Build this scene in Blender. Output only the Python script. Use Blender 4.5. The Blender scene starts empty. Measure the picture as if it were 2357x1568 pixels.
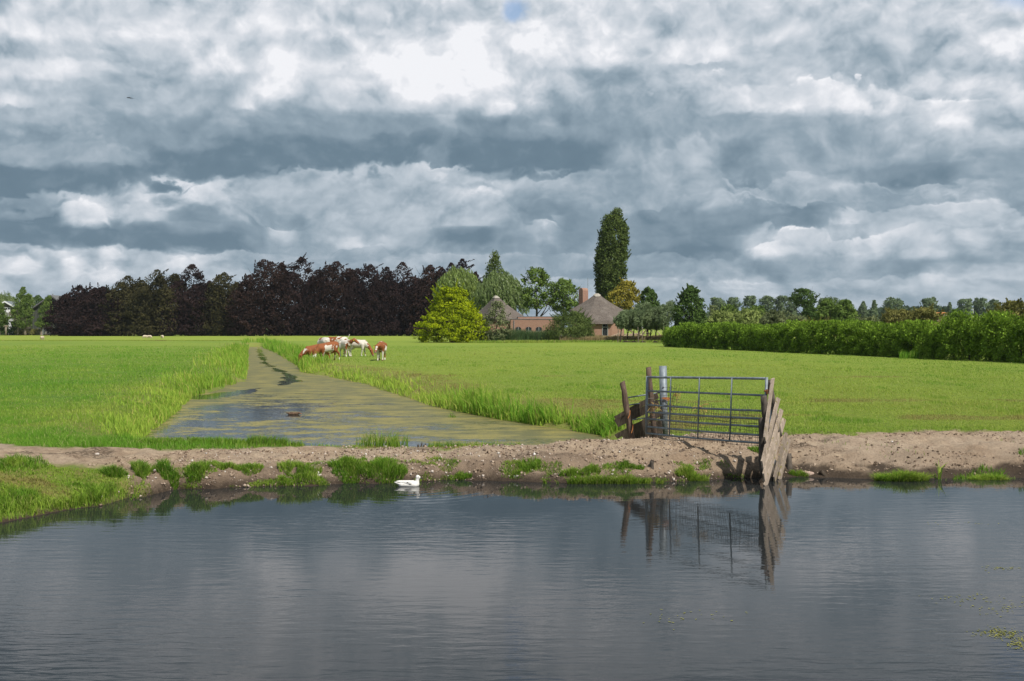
import bpy, math, random
import numpy as np
from mathutils import Vector, Matrix

# ------------------------------------------------------------------ camera, sky, sun, exposure
F, CX, HZ, CZ = 2290.0, 1178.5, 755.0, 2.7
sc = bpy.context.scene
COL = sc.collection
cam_d = bpy.data.cameras.new("camera")
cam = bpy.data.objects.new("camera", cam_d)
COL.objects.link(cam)
cam.location = (0, 0, CZ)
cam.rotation_euler = (math.radians(90), 0, 0)
cam_d.sensor_width = 36
cam_d.lens = 36 * F / 2357
cam_d.shift_y = -29 / 2357
cam_d.clip_start = 0.2
cam_d.clip_end = 20000
sc.camera = cam
sc.view_settings.view_transform = 'Standard'
sc.view_settings.look = 'None'
sc.view_settings.gamma = 1
sc.view_settings.exposure = 0.14
sc.view_settings.use_curve_mapping = False
try:
    sc.cycles.max_bounces = 6
    sc.cycles.diffuse_bounces = 3
    sc.cycles.glossy_bounces = 3
    sc.cycles.transmission_bounces = 2
    sc.cycles.transparent_max_bounces = 4
except Exception:
    pass

SUN_EL = math.radians(52)
SUN_AZ = math.atan2(0.64, -0.77)          # clockwise from +Y
sun_d = bpy.data.lights.new("sun", 'SUN')
sun_d.energy = 5.0
sun_d.angle = math.radians(0.55)
sun_d.color = (1.0, 0.95, 0.87)
sun = bpy.data.objects.new("sun", sun_d)
COL.objects.link(sun)
to_sun = Vector((math.sin(SUN_AZ) * math.cos(SUN_EL), math.cos(SUN_AZ) * math.cos(SUN_EL), math.sin(SUN_EL)))
sun.rotation_euler = to_sun.to_track_quat('Z', 'Y').to_euler()
sun.location = (30, -20, 60)


class NT:
    """small node-tree helper"""
    def __init__(s, tree):
        s.t = tree
        s.n = tree.nodes
        s.n.clear()

    def new(s, typ, **kw):
        nd = s.n.new(typ)
        for k, v in kw.items():
            setattr(nd, k, v)
        return nd

    def put(s, sock, v):
        if v is None:
            return
        if hasattr(v, 'links') or hasattr(v, 'is_output'):
            s.t.links.new(v, sock)
        else:
            if isinstance(v, (tuple, list)) and sock.type == 'RGBA' and len(v) == 3:
                v = (*v, 1)
            sock.default_value = v

    def m(s, op, a, b=None, c=None, clamp=False):
        nd = s.new('ShaderNodeMath', operation=op, use_clamp=clamp)
        s.put(nd.inputs[0], a)
        s.put(nd.inputs[1], b)
        s.put(nd.inputs[2], c)
        return nd.outputs[0]

    def vm(s, op, a, b=None, c=None):
        nd = s.new('ShaderNodeVectorMath', operation=op)
        s.put(nd.inputs[0], a)
        s.put(nd.inputs[1], b)
        s.put(nd.inputs[2], c)
        return nd.outputs['Value'] if op in ('DOT_PRODUCT', 'LENGTH', 'DISTANCE') else nd.outputs[0]

    def xyz(s, x, y, z):
        nd = s.new('ShaderNodeCombineXYZ')
        s.put(nd.inputs[0], x)
        s.put(nd.inputs[1], y)
        s.put(nd.inputs[2], z)
        return nd.outputs[0]

    def sep(s, v):
        nd = s.new('ShaderNodeSeparateXYZ')
        s.put(nd.inputs[0], v)
        return nd.outputs

    def noise(s, vec, scale, detail=4, rough=0.5, dist=0.0, dims='3D', color=False):
        nd = s.new('ShaderNodeTexNoise', noise_dimensions=dims)
        s.put(nd.inputs['Vector'], vec)
        s.put(nd.inputs['Scale'], scale)
        s.put(nd.inputs['Detail'], detail)
        s.put(nd.inputs['Roughness'], rough)
        s.put(nd.inputs['Distortion'], dist)
        return nd.outputs['Color'] if color else nd.outputs[0]

    def mix(s, fac, a, b, blend='MIX'):
        nd = s.new('ShaderNodeMix', data_type='RGBA', blend_type=blend)
        s.put(nd.inputs[0], fac)
        s.put(nd.inputs[6], a)
        s.put(nd.inputs[7], b)
        return nd.outputs[2]

    def ramp(s, fac, stops, interp='LINEAR'):
        nd = s.new('ShaderNodeValToRGB')
        cr = nd.color_ramp
        cr.interpolation = interp
        while len(cr.elements) < len(stops):
            cr.elements.new(0.5)
        for e, (p, c) in zip(cr.elements, stops):
            e.position = p
            e.color = (*c, 1) if len(c) == 3 else c
        s.put(nd.inputs[0], fac)
        return nd.outputs[0]

    def smooth(s, x, a, b):
        nd = s.new('ShaderNodeMapRange', interpolation_type='SMOOTHSTEP')
        s.put(nd.inputs[0], x)
        nd.inputs[1].default_value = a
        nd.inputs[2].default_value = b
        nd.inputs[3].default_value = 0
        nd.inputs[4].default_value = 1
        return nd.outputs[0]

    def attr(s, name):
        nd = s.new('ShaderNodeAttribute', attribute_name=name)
        return nd.outputs['Fac']


def srgb(r, g, b):
    f = lambda c: c / 12.92 if c <= 0.04045 else ((c + 0.055) / 1.055) ** 2.4
    return (f(r / 255), f(g / 255), f(b / 255))


# ---- cloud cover: broad banks of stratocumulus as brightness over (azimuth, elevation)
def sstep(x, a, b):
    t = np.clip((x - a) / (b - a), 0, 1)
    return t * t * (3 - 2 * t)


CLOUDS = [  # u0, u1, v0, v1, brightness, softness : banks from far to near
    (-900, 3300, -900, -60, .62, 60), (-900, 3300, -60, 110, .77, 60), (-900, 3300, 600, 760, .66, 30),
    (-900, 3300, 110, 260, .70, 50), (-900, 3300, 260, 440, .60, 50), (-900, 3300, 440, 600, .64, 40),
    (-60, 130, 645, 720, .74, 20), (460, 1100, 562, 640, .65, 20), (-60, 330, 568, 660, .70, 14),
    (30, 95, 588, 622, .88, 12), (150, 190, 575, 642, .88, 12), (205, 262, 608, 642, .85, 12), (235, 275, 567, 605, .88, 8), (355, 470, 582, 625, .80, 14),
    (-60, 60, 610, 630, .80, 10),
    (540, 1180, 402, 520, .67, 24), (290, 560, 436, 520, .74, 16), (-60, 140, 452, 520, .58, 20),
    (-80, 290, 486, 566, .47, 20), (240, 640, 512, 577, .46, 18), (560, 720, 500, 560, .55, 25),
    (285, 420, 432, 470, .84, 12), (140, 262, 452, 518, .74, 11), (165, 230, 448, 478, .82, 12),
    (380, 540, 478, 540, .57, 20), (620, 680, 515, 555, .72, 12), (780, 840, 545, 570, .74, 10), (870, 900, 550, 600, .72, 10), (650, 900, 560, 600, .60, 16),
    (750, 1000, 466, 510, .68, 18), (1010, 1180, 440, 530, .69, 20), (1080, 1160, 425, 455, .76, 12), (1000, 1200, 528, 575, .49, 16),
    (920, 1070, 378, 410, .70, 10), (1180, 1500, 405, 470, .63, 24), (1160, 1400, 470, 580, .56, 30), (1236, 1268, 500, 545, .78, 14), (1225, 1280, 520, 570, .64, 16),
    (1480, 2000, 392, 475, .64, 22), (1660, 1770, 440, 460, .73, 8), (1420, 2010, 478, 575, .52, 24), (1960, 2400, 440, 480, .60, 16),
    (2120, 2300, 452, 520, .74, 14), (2220, 2290, 445, 480, .80, 10), (1980, 2400, 500, 610, .70, 26), (2270, 2380, 540, 600, .62, 18),
    (1715, 1960, 518, 600, .70, 16), (1800, 1880, 514, 540, .84, 8), (1725, 1800, 560, 592, .80, 10), (1960, 2060, 545, 595, .78, 12), (1900, 2000, 490, 520, .72, 12),
    (1430, 1700, 566, 588, .50, 8), (1180, 2400, 592, 632, .62, 14), (1660, 1760, 640, 660, .78, 6), (1500, 1620, 642, 662, .71, 6), (2150, 2200, 620, 645, .78, 7),
    (1990, 2120, 598, 640, .57, 10), (1250, 1450, 620, 640, .56, 8), (2200, 2380, 615, 640, .73, 8),
    # great dark bank and everything above its base
    (-200, 220, 290, 446, .57, 16), (180, 440, 260, 426, .59, 18), (400, 620, 250, 408, .58, 18), (600, 800, 250, 396, .58, 18),
    (780, 960, 250, 384, .57, 16), (940, 1090, 250, 374, .56, 16), (1060, 1200, 250, 400, .55, 16), (1180, 1420, 290, 402, .53, 18), (1400, 1500, 300, 380, .59, 20),
    (-300, 260, 375, 446, .45, 40), (150, 600, 345, 422, .455, 44), (540, 980, 315, 390, .46, 44), (1030, 1220, 310, 395, .455, 44), (1150, 1390, 325, 402, .445, 40),
    (0, 330, 300, 385, .60, 22), (280, 350, 310, 370, .56, 20), (500, 620, 200, 260, .57, 26),
    (1640, 1790, 320, 424, .53, 16), (1780, 2010, 330, 395, .60, 20), (2000, 2210, 375, 426, .50, 16), (2190, 2400, 335, 385, .59, 20),
    (1510, 1570, 320, 370, .66, 12), (1590, 1640, 290, 385, .68, 14), (1620, 1830, 250, 310, .57, 26), (1240, 1640, 205, 330, .58, 36), (1840, 2060, 250, 320, .60, 24),
    (2040, 2400, 200, 335, .73, 36), (2150, 2235, 218, 290, .90, 14), (2230, 2260, 225, 250, .86, 10),
    (150, 520, 200, 270, .61, 32), (-100, 140, 240, 290, .66, 26), (-40, 60, 215, 240, .86, 12), (-60, 230, 135, 180, .87, 16), (230, 430, 170, 215, .64, 26), (420, 560, 190, 240, .60, 22),
    (-100, 420, 92, 130, .74, 14), (-100, 430, 55, 95, .84, 14), (430, 610, 95, 170, .85, 22), (520, 600, 185, 215, .74, 16),
    (590, 700, 115, 228, .93, 18), (620, 690, 130, 200, .97, 16), (700, 800, 140, 230, .76, 20), (545, 590, 215, 246, .84, 10),
    (840, 1170, 95, 226, .95, 24), (900, 1140, 130, 215, 1.0, 20), (1030, 1120, 50, 120, .95, 14), (780, 880, 90, 210, .87, 20), (1120, 1180, 200, 265, .82, 18), (1010, 1050, 255, 300, .66, 18),
    (760, 840, 35, 60, .68, 14), (-80, 55, -60, 34, .56, 12), (380, 720, 10, 90, .80, 24), (880, 1100, 0, 50, .74, 20),
    (1170, 1440, 40, 150, .87, 26), (1190, 1270, 30, 85, .93, 14), (1180, 1250, 155, 240, .83, 22), (1250, 1310, 120, 160, .84, 16),
    (1470, 1570, 25, 85, .67, 18), (1520, 1690, 88, 150, .88, 16), (1610, 1680, 105, 135, .95, 10), (1740, 1800, 60, 100, .86, 12), (1290, 1840, 150, 205, .67, 20), (1330, 1490, 160, 205, .59, 18), (1690, 1780, 90, 160, .74, 16),
    (1600, 1860, 0, 55, .73, 20), (1860, 2200, 50, 180, .66, 28), (1880, 2100, 110, 160, .62, 20), (2200, 2420, 80, 150, .83, 22), (2290, 2420, 70, 140, .90, 16),
    (1760, 2080, 168, 255, .81, 20), (1840, 1960, 162, 200, .85, 12), (1700, 1800, 205, 245, .76, 14), (2060, 2160, 180, 230, .72, 20),
    (1250, 1560, -120, 30, .80, 24), (1850, 2400, -80, 40, .78, 24), (200, 800, -90, 0, .80, 30), (-300, 200, -300, -60, .50, 40),
]


EDGES = [  # billowing upper edges of cloud banks: (azimuth pixel, height pixel, rim brightness)
    [(-900, 320, .02), (-100, 312, .03), (60, 300, .06), (120, 312, .05), (180, 297, .09), (250, 300, .10), (300, 318, .10), (340, 352, .06), (400, 392, 0), (900, 368, 0), (1400, 372, 0), (1440, 300, .0), (1500, 236, .03), (1600, 212, .06), (1700, 196, .07),
     (1780, 180, .10), (1860, 157, .12), (1960, 172, .10), (2060, 188, .07), (2110, 216, .05), (2160, 214, .10), (2230, 212, .10), (2357, 250, .03), (3300, 260, .02)],
    [(-900, 450, .03), (0, 450, .03), (200, 431, .04), (330, 425, .05), (420, 426, .03), (470, 408, .05), (550, 400, .06), (640, 398, .03), (700, 396, .05), (740, 389, .06), (800, 386, .06), (850, 377, .09), (900, 380, .07), (960, 371, .10), (1050, 367, .10),
     (1080, 385, .05), (1120, 398, .04), (1180, 405, .05), (1260, 402, .06), (1320, 398, .04), (1400, 388, .04), (1450, 372, .05), (1500, 350, .08), (1560, 325, .12), (1610, 310, .14), (1640, 345, .08), (1668, 402, .03), (1700, 422, .03), (1750, 415, .06), (1800, 400, .06),
     (1900, 404, .04), (2000, 410, .05), (2060, 426, .04), (2120, 422, .04), (2200, 404, .04), (2357, 398, .04), (3300, 400, .03)],
    [(-900, 500, .03), (-60, 500, .03), (120, 492, .05), (142, 474, .12), (170, 458, .18), (205, 447, .22), (240, 460, .18), (262, 488, .10), (278, 492, .08), (300, 462, .16), (340, 440, .20), (375, 430, .14), (430, 436, .06), (490, 470, .06), (545, 450, .02), (600, 500, .02), (640, 520, .08), (690, 522, .08),
     (740, 490, .04), (860, 466, .06), (1000, 466, .05), (1040, 440, .10), (1100, 428, .14), (1160, 440, .08), (1220, 500, .10), (1255, 496, .16), (1300, 530, .04), (1380, 480, .03), (1480, 474, .03), (1660, 440, .08), (1720, 436, .10), (1800, 450, .04), (1960, 470, .03), (2060, 462, .06), (2150, 452, .10), (2240, 444, .16), (2290, 450, .12), (2357, 480, .04), (3300, 480, .03)],
    [(-900, 562, .04), (0, 562, .06), (130, 566, .08), (200, 563, .08), (262, 560, .14), (300, 562, .05), (360, 572, .08), (430, 578, .06), (500, 568, .05), (560, 560, .05), (620, 570, .04), (760, 588, .04), (830, 562, .08), (880, 556, .14), (905, 585, .05), (1000, 576, .04), (1178, 582, .04), (1300, 586, .03), (1450, 585, .03), (1690, 590, .04),
     (1725, 566, .12), (1790, 530, .14), (1850, 513, .16), (1895, 512, .10), (1930, 552, .10), (1980, 540, .14), (2040, 520, .08), (2150, 500, .06), (2260, 505, .05), (2357, 520, .04), (3300, 520, .03)],
    [(-900, 610, .05), (-60, 608, .06), (30, 596, .14), (60, 588, .18), (95, 606, .10), (130, 600, .06), (165, 578, .16), (190, 585, .12), (230, 612, .14), (262, 604, .14), (300, 625, .06), (360, 606, .12), (400, 590, .16), (460, 600, .10), (520, 622, .04), (900, 625, .03), (1200, 628, .03), (1500, 640, .06), (1700, 636, .12), (1760, 642, .08), (1900, 640, .04), (2150, 622, .10), (2200, 632, .08), (3300, 630, .04)],
]


def cloud_map(na=220, ne=160):
    az = np.radians(np.linspace(-50, 50, na))
    e = np.linspace(0, 0.5, ne)
    A, E = np.meshgrid(az, e, indexing='ij')
    U = CX + F * np.tan(A)
    V = HZ - F * E / np.cos(A)
    L = np.full(U.shape, .7)
    for u0, u1, v0, v1, val, s in CLOUDS:
        cu, cv, ru, rv = (u0 + u1) / 2, (v0 + v1) / 2, (u1 - u0) / 2, (v1 - v0) / 2
        sx = s * 2.2
        mu = sstep(U, u0 - sx * .5, u0 + sx * .5) * (1 - sstep(U, u1 - sx * .5, u1 + sx * .5))
        mv = sstep(V, v0 - s * .5, v0 + s * .5) * (1 - sstep(V, v1 - s * .5, v1 + s * .5))
        d = np.abs((U - cu) / ru) ** 2.6 + np.abs((V - cv) / rv) ** 2.6
        soft = min(.85, s / rv * 1.7)
        me = 1 - sstep(d, 1 - soft, 1 + soft * 1.3)
        k = mu * mv if ru > 400 else me
        L = L + (val - L) * k
    return L - .032 * sstep(V, 225, 300) - .012 * sstep(V, 420, 470)


def build_world():
    w = bpy.data.worlds.new("World")
    sc.world = w
    w.use_nodes = True
    t = NT(w.node_tree)
    co = t.new('ShaderNodeTexCoord').outputs['Generated']
    x, y, z = t.sep(co)
    az = t.m('ARCTAN2', x, y)
    hr = t.m('SQRT', t.m('ADD', t.m('MULTIPLY', x, x), t.m('MULTIPLY', y, y)))
    e = t.m('DIVIDE', z, t.m('MAXIMUM', hr, 0.02))
    ec = t.m('MINIMUM', t.m('MAXIMUM', e, 0.0005), 1.2)
    ep = t.m('POWER', ec, 0.80)
    p = t.xyz(az, t.m('MULTIPLY', ep, 1.0), 0.37)
    # fractal edges: displace the banks
    w1 = t.noise(p, 9.0, 7, .58, color=True)
    w2 = t.noise(t.vm('ADD', p, (3.1, 1.7, 2.2)), 30.0, 6, .6, color=True)
    amp = t.m('ADD', 0.0035, t.m('MULTIPLY', ec, 0.055))
    w1n = t.noise(t.vm('ADD', p, (7, 3, 1)), 5.0, 2, .5)
    d1 = t.sep(t.vm('SUBTRACT', w1, (.5, .5, .5)))
    d2 = t.sep(t.vm('SUBTRACT', w2, (.5, .5, .5)))
    dx = t.m('ADD', t.m('MULTIPLY', d1[0], 2.6), t.m('MULTIPLY', d2[0], 1.1))
    dy = t.m('ADD', t.m('MULTIPLY', d1[1], 1.8), t.m('MULTIPLY', d2[1], .9))
    azw = t.m('ADD', az, t.m('MULTIPLY', dx, amp))
    ew = t.m('ADD', ec, t.m('MULTIPLY', dy, t.m('MULTIPLY', amp, .75)))
    R = math.radians(50)
    def curve(src, fs, npt=120):
        nd = t.new('ShaderNodeRGBCurve')
        mp = nd.mapping
        sc_, of_ = [], []
        for c in range(3):
            f = fs[c]
            lo, hi = float(f.min()), float(f.max())
            g = (f - lo) / (hi - lo)
            cv = mp.curves[c]
            idx = np.linspace(0, len(g) - 1, min(len(g), npt)).round().astype(int)
            xs = idx / (len(g) - 1)
            cv.points[0].location = (0, float(g[0]))
            cv.points[1].location = (1, float(g[-1]))
            for xx, ii in zip(xs[1:-1], idx[1:-1]):
                cv.points.new(float(xx), float(g[ii]))
            for pt in cv.points:
                pt.handle_type = 'AUTO'
            sc_.append(hi - lo)
            of_.append(lo)
        mp.update()
        rgb = t.xyz(src, src, src)
        t.t.links.new(rgb, nd.inputs['Color'])
        return t.vm('MULTIPLY_ADD', nd.outputs[0], tuple(sc_), tuple(of_))

    # cauliflower billows: rounded bumps with sharp creases, and their copy a little higher up
    bw = t.vm('ADD', p, t.vm('MULTIPLY', t.vm('SUBTRACT', w1, (.5, .5, .5)), (.05, .05, 0)))

    def billow(vec, octs=5):
        tot = None
        for sc_, am in ((14, 1.0), (31, .55), (66, .30), (140, .14), (300, .06))[:octs]:
            n = t.noise(t.vm('ADD', vec, (sc_ * .13, sc_ * .07, 0)), sc_, 1, .5)
            b = t.m('MULTIPLY', t.m('ABSOLUTE', t.m('SUBTRACT', n, .5)), 3.2 * am)
            tot = b if tot is None else t.m('ADD', tot, b)
        return tot
    B1 = billow(bw)
    B2 = billow(t.vm('ADD', bw, (.003, .010, 0)))
    azf = t.m('SUBTRACT', t.m('PINGPONG', t.m('ADD', azw, R), 2 * R), R)
    ta = t.m('DIVIDE', t.m('ADD', azf, R), 2 * R, clamp=True)
    wob = t.m('MULTIPLY', t.m('SUBTRACT', B1, .85), t.m('ADD', .006, t.m('MULTIPLY', ec, .075)))
    marg = t.m('ADD', .003, t.m('MULTIPLY', ec, .060))
    soft = t.m('ADD', .0012, t.m('MULTIPLY', t.smooth(w1n, .35, .65), t.m('MULTIPLY', ec, .022)))
    delta, rim = None, None
    for ed in EDGES:
        ed = np.array(ed, float)
        az_s = np.radians(np.linspace(-50, 50, 240))
        us = CX + F * np.tan(az_s)
        ee = (HZ - np.interp(us, ed[:, 0], ed[:, 1])) / F * np.cos(az_s)
        gg = np.interp(us, ed[:, 0], ed[:, 2])
        cvs = t.sep(curve(ta, [ee, gg, gg * .5 + ee], 240))
        v = t.m('SUBTRACT', t.m('ADD', cvs[0], wob), ec)
        av = t.m('ABSOLUTE', v)
        ss = t.m('DIVIDE', v, t.m('SQRT', t.m('ADD', t.m('MULTIPLY', v, v), t.m('MULTIPLY', soft, soft))))
        fade = t.m('SUBTRACT', 1, t.m('MULTIPLY', t.m('SUBTRACT', t.m('DIVIDE', av, marg), 1), 1, clamp=True))
        d = t.m('MULTIPLY', t.m('SUBTRACT', t.m('MULTIPLY', ss, marg), v), fade)
        delta = d if delta is None else t.m('ADD', delta, d)
        rr = t.m('EXPONENT', t.m('MULTIPLY', t.m('DIVIDE', t.m('MAXIMUM', v, 0), marg), -.75))
        rr = t.m('MULTIPLY', t.m('MULTIPLY', rr, t.m('MULTIPLY', cvs[1], .62)), t.m('MULTIPLY', t.m('ADD', ss, 1), .5))
        rim = rr if rim is None else t.m('ADD', rim, rr)
    te = t.m('DIVIDE', t.m('SUBTRACT', ew, delta), 0.5, clamp=True)
    M = cloud_map()
    mean = M.mean()
    Us, S, Vt = np.linalg.svd(M - mean, full_matrices=False)
    K = 27
    total = None

    for k in range(0, K, 3):
        a = curve(ta, [Us[:, k + c] * math.sqrt(S[k + c]) for c in range(3)])
        b = curve(te, [Vt[k + c, :] * math.sqrt(S[k + c]) for c in range(3)])
        dt = t.vm('DOT_PRODUCT', a, b)
        total = dt if total is None else t.m('ADD', total, dt)
    base = t.m('ADD', total, float(mean))
    # billow relief, lit from above
    n3 = t.noise(t.vm('ADD', p, (5, 2, 0)), 5.0, 7, .55)
    n4 = t.noise(t.vm('ADD', p, (2, 6, 0)), 3.0, 3, .5)
    rel = t.m('SUBTRACT', B1, B2)
    bl = t.vm('ADD', bw, (1.3, .7, .2))
    rel2 = t.m('SUBTRACT', billow(bl, 4), billow(t.vm('ADD', bl, (.007, .022, 0)), 4))
    ks = t.m('MULTIPLY', t.m('ADD', .05, t.m('MULTIPLY', t.smooth(base, .50, .85), .12)), t.smooth(n4, .30, .62))
    L = t.m('ADD', base, t.m('MULTIPLY', rel, ks))
    L = t.m('ADD', L, rim)
    L = t.m('ADD', L, t.m('MULTIPLY', rel2, t.m('ADD', .06, t.m('MULTIPLY', t.smooth(base, .45, .75), .10))))
    L = t.m('ADD', L, t.m('MULTIPLY', t.m('SUBTRACT', n3, .5), 0.10))
    L = t.m('ADD', t.m('MULTIPLY', t.m('SUBTRACT', L, .66), 1.18), .668)
    col = t.ramp(L, [(.0, srgb(76, 97, 114)), (.40, srgb(104, 125, 140)), (.55, srgb(138, 155, 168)), (.70, srgb(175, 186, 196)), (.86, srgb(206, 211, 218)), (.96, srgb(224, 226, 231)), (1.0, srgb(233, 234, 238))])
    sky = t.new('ShaderNodeTexSky', sky_type='NISHITA')
    sky.sun_disc = False
    sky.sun_elevation = SUN_EL
    sky.sun_rotation = SUN_AZ
    skyc = t.vm('MULTIPLY', sky.outputs[0], (.15, .15, .15))
    # small blue gaps
    gap = None
    for (gu, gv, gr) in ((1168, 20, 34), (2330, -40, 60), (1250, -180, 90)):
        ga = math.atan((gu - CX) / F)
        ge = (HZ - gv) / F * math.cos(ga)
        dd = t.vm('DISTANCE', t.xyz(t.m('MULTIPLY', azw, .8), ew, 0), (ga * .8, ge, 0))
        g = t.m('SUBTRACT', 1, t.smooth(dd, gr * .45 / F, gr * 1.15 / F))
        gap = g if gap is None else t.m('MAXIMUM', gap, g)
    gap = t.m('MULTIPLY', gap, .72)
    final = t.mix(t.m('SUBTRACT', 1, gap, clamp=True), skyc, col)
    # below the horizon: dull ground colour
    final = t.mix(t.smooth(z, -0.03, -0.002), (.10, .13, .07), final)
    bg = t.new('ShaderNodeBackground')
    t.put(bg.inputs[0], final)
    bg.inputs[1].default_value = 1.0
    out = t.new('ShaderNodeOutputWorld')
    t.t.links.new(bg.outputs[0], out.inputs[0])
    w.cycles.sampling_method = 'MANUAL'
    w.cycles.sample_map_resolution = 512


build_world()

# ------------------------------------------------------------------ helpers
RNG = np.random.default_rng(7)


def at(u, v, Y):
    return Vector(((u - CX) / F * Y, Y, CZ - (v - HZ) / F * Y))


def vnoise(x, y, seed=0):
    """smooth lattice noise in [-1, 1]"""
    x = np.asarray(x, float)
    y = np.asarray(y, float)
    xi, yi = np.floor(x).astype(np.int64), np.floor(y).astype(np.int64)
    fx, fy = x - xi, y - yi
    fx, fy = fx * fx * (3 - 2 * fx), fy * fy * (3 - 2 * fy)

    def h(a, b):
        n = (a * 374761393 + b * 668265263 + seed * 974711) & 0x7fffffff
        n = ((n ^ (n >> 13)) * 1274126177) & 0x7fffffff
        return ((n ^ (n >> 16)) & 0xffff) / 32767.5 - 1
    return (h(xi, yi) * (1 - fx) + h(xi + 1, yi) * fx) * (1 - fy) + (h(xi, yi + 1) * (1 - fx) + h(xi + 1, yi + 1) * fx) * fy


def fbm(x, y, seed=0, o=4):
    s, a = 0, 1
    for i in range(o):
        s = s + a * vnoise(x * 2 ** i, y * 2 ** i, seed + i)
        a *= .5
    return s


def tag(o, label=None, cat=None, group=None, kind=None):
    if label:
        o['label'] = label
    if cat:
        o['category'] = cat
    if group:
        o['group'] = group
    if kind:
        o['kind'] = kind
    return o


def thing(name, label, cat, loc=(0, 0, 0), rz=0.0, group=None):
    o = bpy.data.objects.new(name, None)
    o.empty_display_size = .2
    COL.objects.link(o)
    o.location = loc
    o.rotation_euler = (0, 0, rz)
    return tag(o, label, cat, group)


def link(name, me, mat, parent=None, smooth=False):
    o = bpy.data.objects.new(name, me)
    COL.objects.link(o)
    if mat is not None:
        me.materials.append(mat)
    if parent is not None:
        o.parent = parent
    if smooth:
        me.polygons.foreach_set('use_smooth', np.ones(len(me.polygons), bool))
    return o


def np_mesh(name, verts, k, faces=None, attrs=None):
    """mesh from numpy: verts (N,3); faces (M,k) or consecutive groups of k"""
    verts = np.asarray(verts, np.float32).reshape(-1, 3)
    n = len(verts)
    if faces is None:
        faces = np.arange(n, dtype=np.int32).reshape(-1, k)
    faces = np.asarray(faces, np.int32)
    me = bpy.data.meshes.new(name)
    me.vertices.add(n)
    me.vertices.foreach_set('co', verts.ravel())
    m = len(faces)
    me.loops.add(m * k)
    me.loops.foreach_set('vertex_index', faces.ravel())
    me.polygons.add(m)
    me.polygons.foreach_set('loop_start', np.arange(0, m * k, k, dtype=np.int32))
    try:
        me.polygons.foreach_set('loop_total', np.full(m, k, np.int32))
    except Exception:
        pass
    for an, av in (attrs or {}).items():
        a = me.attributes.new(an, 'FLOAT', 'POINT')
        a.data.foreach_set('value', np.asarray(av, np.float32).ravel())
    me.update(calc_edges=True)
    return me


class MB:
    """collects primitives into one mesh"""
    def __init__(s):
        s.v, s.f = [], []

    def add(s, vs, fs):
        b = len(s.v)
        s.v += [tuple(p) for p in vs]
        s.f += [tuple(i + b for i in f) for f in fs]
        return s

    def box(s, lo, hi, M=None):
        x0, y0, z0 = lo
        x1, y1, z1 = hi
        vs = [Vector(p) for p in ((x0, y0, z0), (x1, y0, z0), (x1, y1, z0), (x0, y1, z0), (x0, y0, z1), (x1, y0, z1), (x1, y1, z1), (x0, y1, z1))]
        if M is not None:
            vs = [M @ p for p in vs]
        return s.add(vs, [(0, 3, 2, 1), (4, 5, 6, 7), (0, 1, 5, 4), (1, 2, 6, 5), (2, 3, 7, 6), (3, 0, 4, 7)])

    def tube(s, pts, rad, n=8, caps=True, flat=1.0):
        pts = [Vector(p) for p in pts]
        if not hasattr(rad, '__len__'):
            rad = [rad] * len(pts)
        base = len(s.v)
        ref = Vector((0, 0, 1))
        d0 = (pts[-1] - pts[0]).normalized()
        if abs(d0.z) > .8:
            ref = Vector((0, 1, 0))
        for i, p in enumerate(pts):
            d = (pts[min(i + 1, len(pts) - 1)] - pts[max(i - 1, 0)]).normalized()
            a = d.cross(ref).normalized()
            b = a.cross(d).normalized()
            for k in range(n):
                th = 2 * math.pi * k / n
                s.v.append(tuple(p + a * (math.cos(th) * rad[i]) + b * (math.sin(th) * rad[i] * flat)))
        for i in range(len(pts) - 1):
            for k in range(n):
                q = base + i * n
                s.f.append((q + k, q + (k + 1) % n, q + n + (k + 1) % n, q + n + k))
        if caps:
            s.f.append(tuple(base + k for k in range(n))[::-1])
            s.f.append(tuple(base + (len(pts) - 1) * n + k for k in range(n)))
        return s

    def plank(s, p0, p1, wdir, w, th, rng=None, seg=7, rough=.0, tip=0.0):
        """weathered board from p0 to p1, width along wdir, thickness across"""
        p0, p1 = Vector(p0), Vector(p1)
        L = (p1 - p0)
        ld = L.normalized()
        wv = Vector(wdir)
        wv = (wv - ld * wv.dot(ld)).normalized()
        nv = ld.cross(wv).normalized()
        base = len(s.v)
        for i in range(seg + 1):
            t = i / seg
            c = p0 + L * t
            ja = (rng.random() - .5) * rough if rng else 0
            jb = (rng.random() - .5) * rough if rng else 0
            bow = math.sin(t * math.pi) * rough * .6
            t_shift = tip if i == seg else (-tip if i == 0 else 0)
            a = c - wv * (w / 2 + ja) + nv * bow - ld * t_shift * .5
            b = c + wv * (w / 2 + jb) + nv * bow + ld * t_shift * .5
            for q, sgn in ((a, -1), (b, -1), (b, 1), (a, 1)):
                s.v.append(tuple(q + nv * (sgn * th / 2)))
        for i in range(seg):
            q = base + i * 4
            for k in range(4):
                s.f.append((q + k, q + (k + 1) % 4, q + 4 + (k + 1) % 4, q + 4 + k))
        s.f.append((base + 3, base + 2, base + 1, base))
        q = base + seg * 4
        s.f.append((q, q + 1, q + 2, q + 3))
        return s

    def mesh(s, name):
        me = bpy.data.meshes.new(name)
        me.from_pydata(s.v, [], s.f)
        me.update()
        return me

    def build(s, name, mat, parent=None, smooth=False):
        return link(name, s.mesh(name), mat, parent, smooth)


_sph = None


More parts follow.
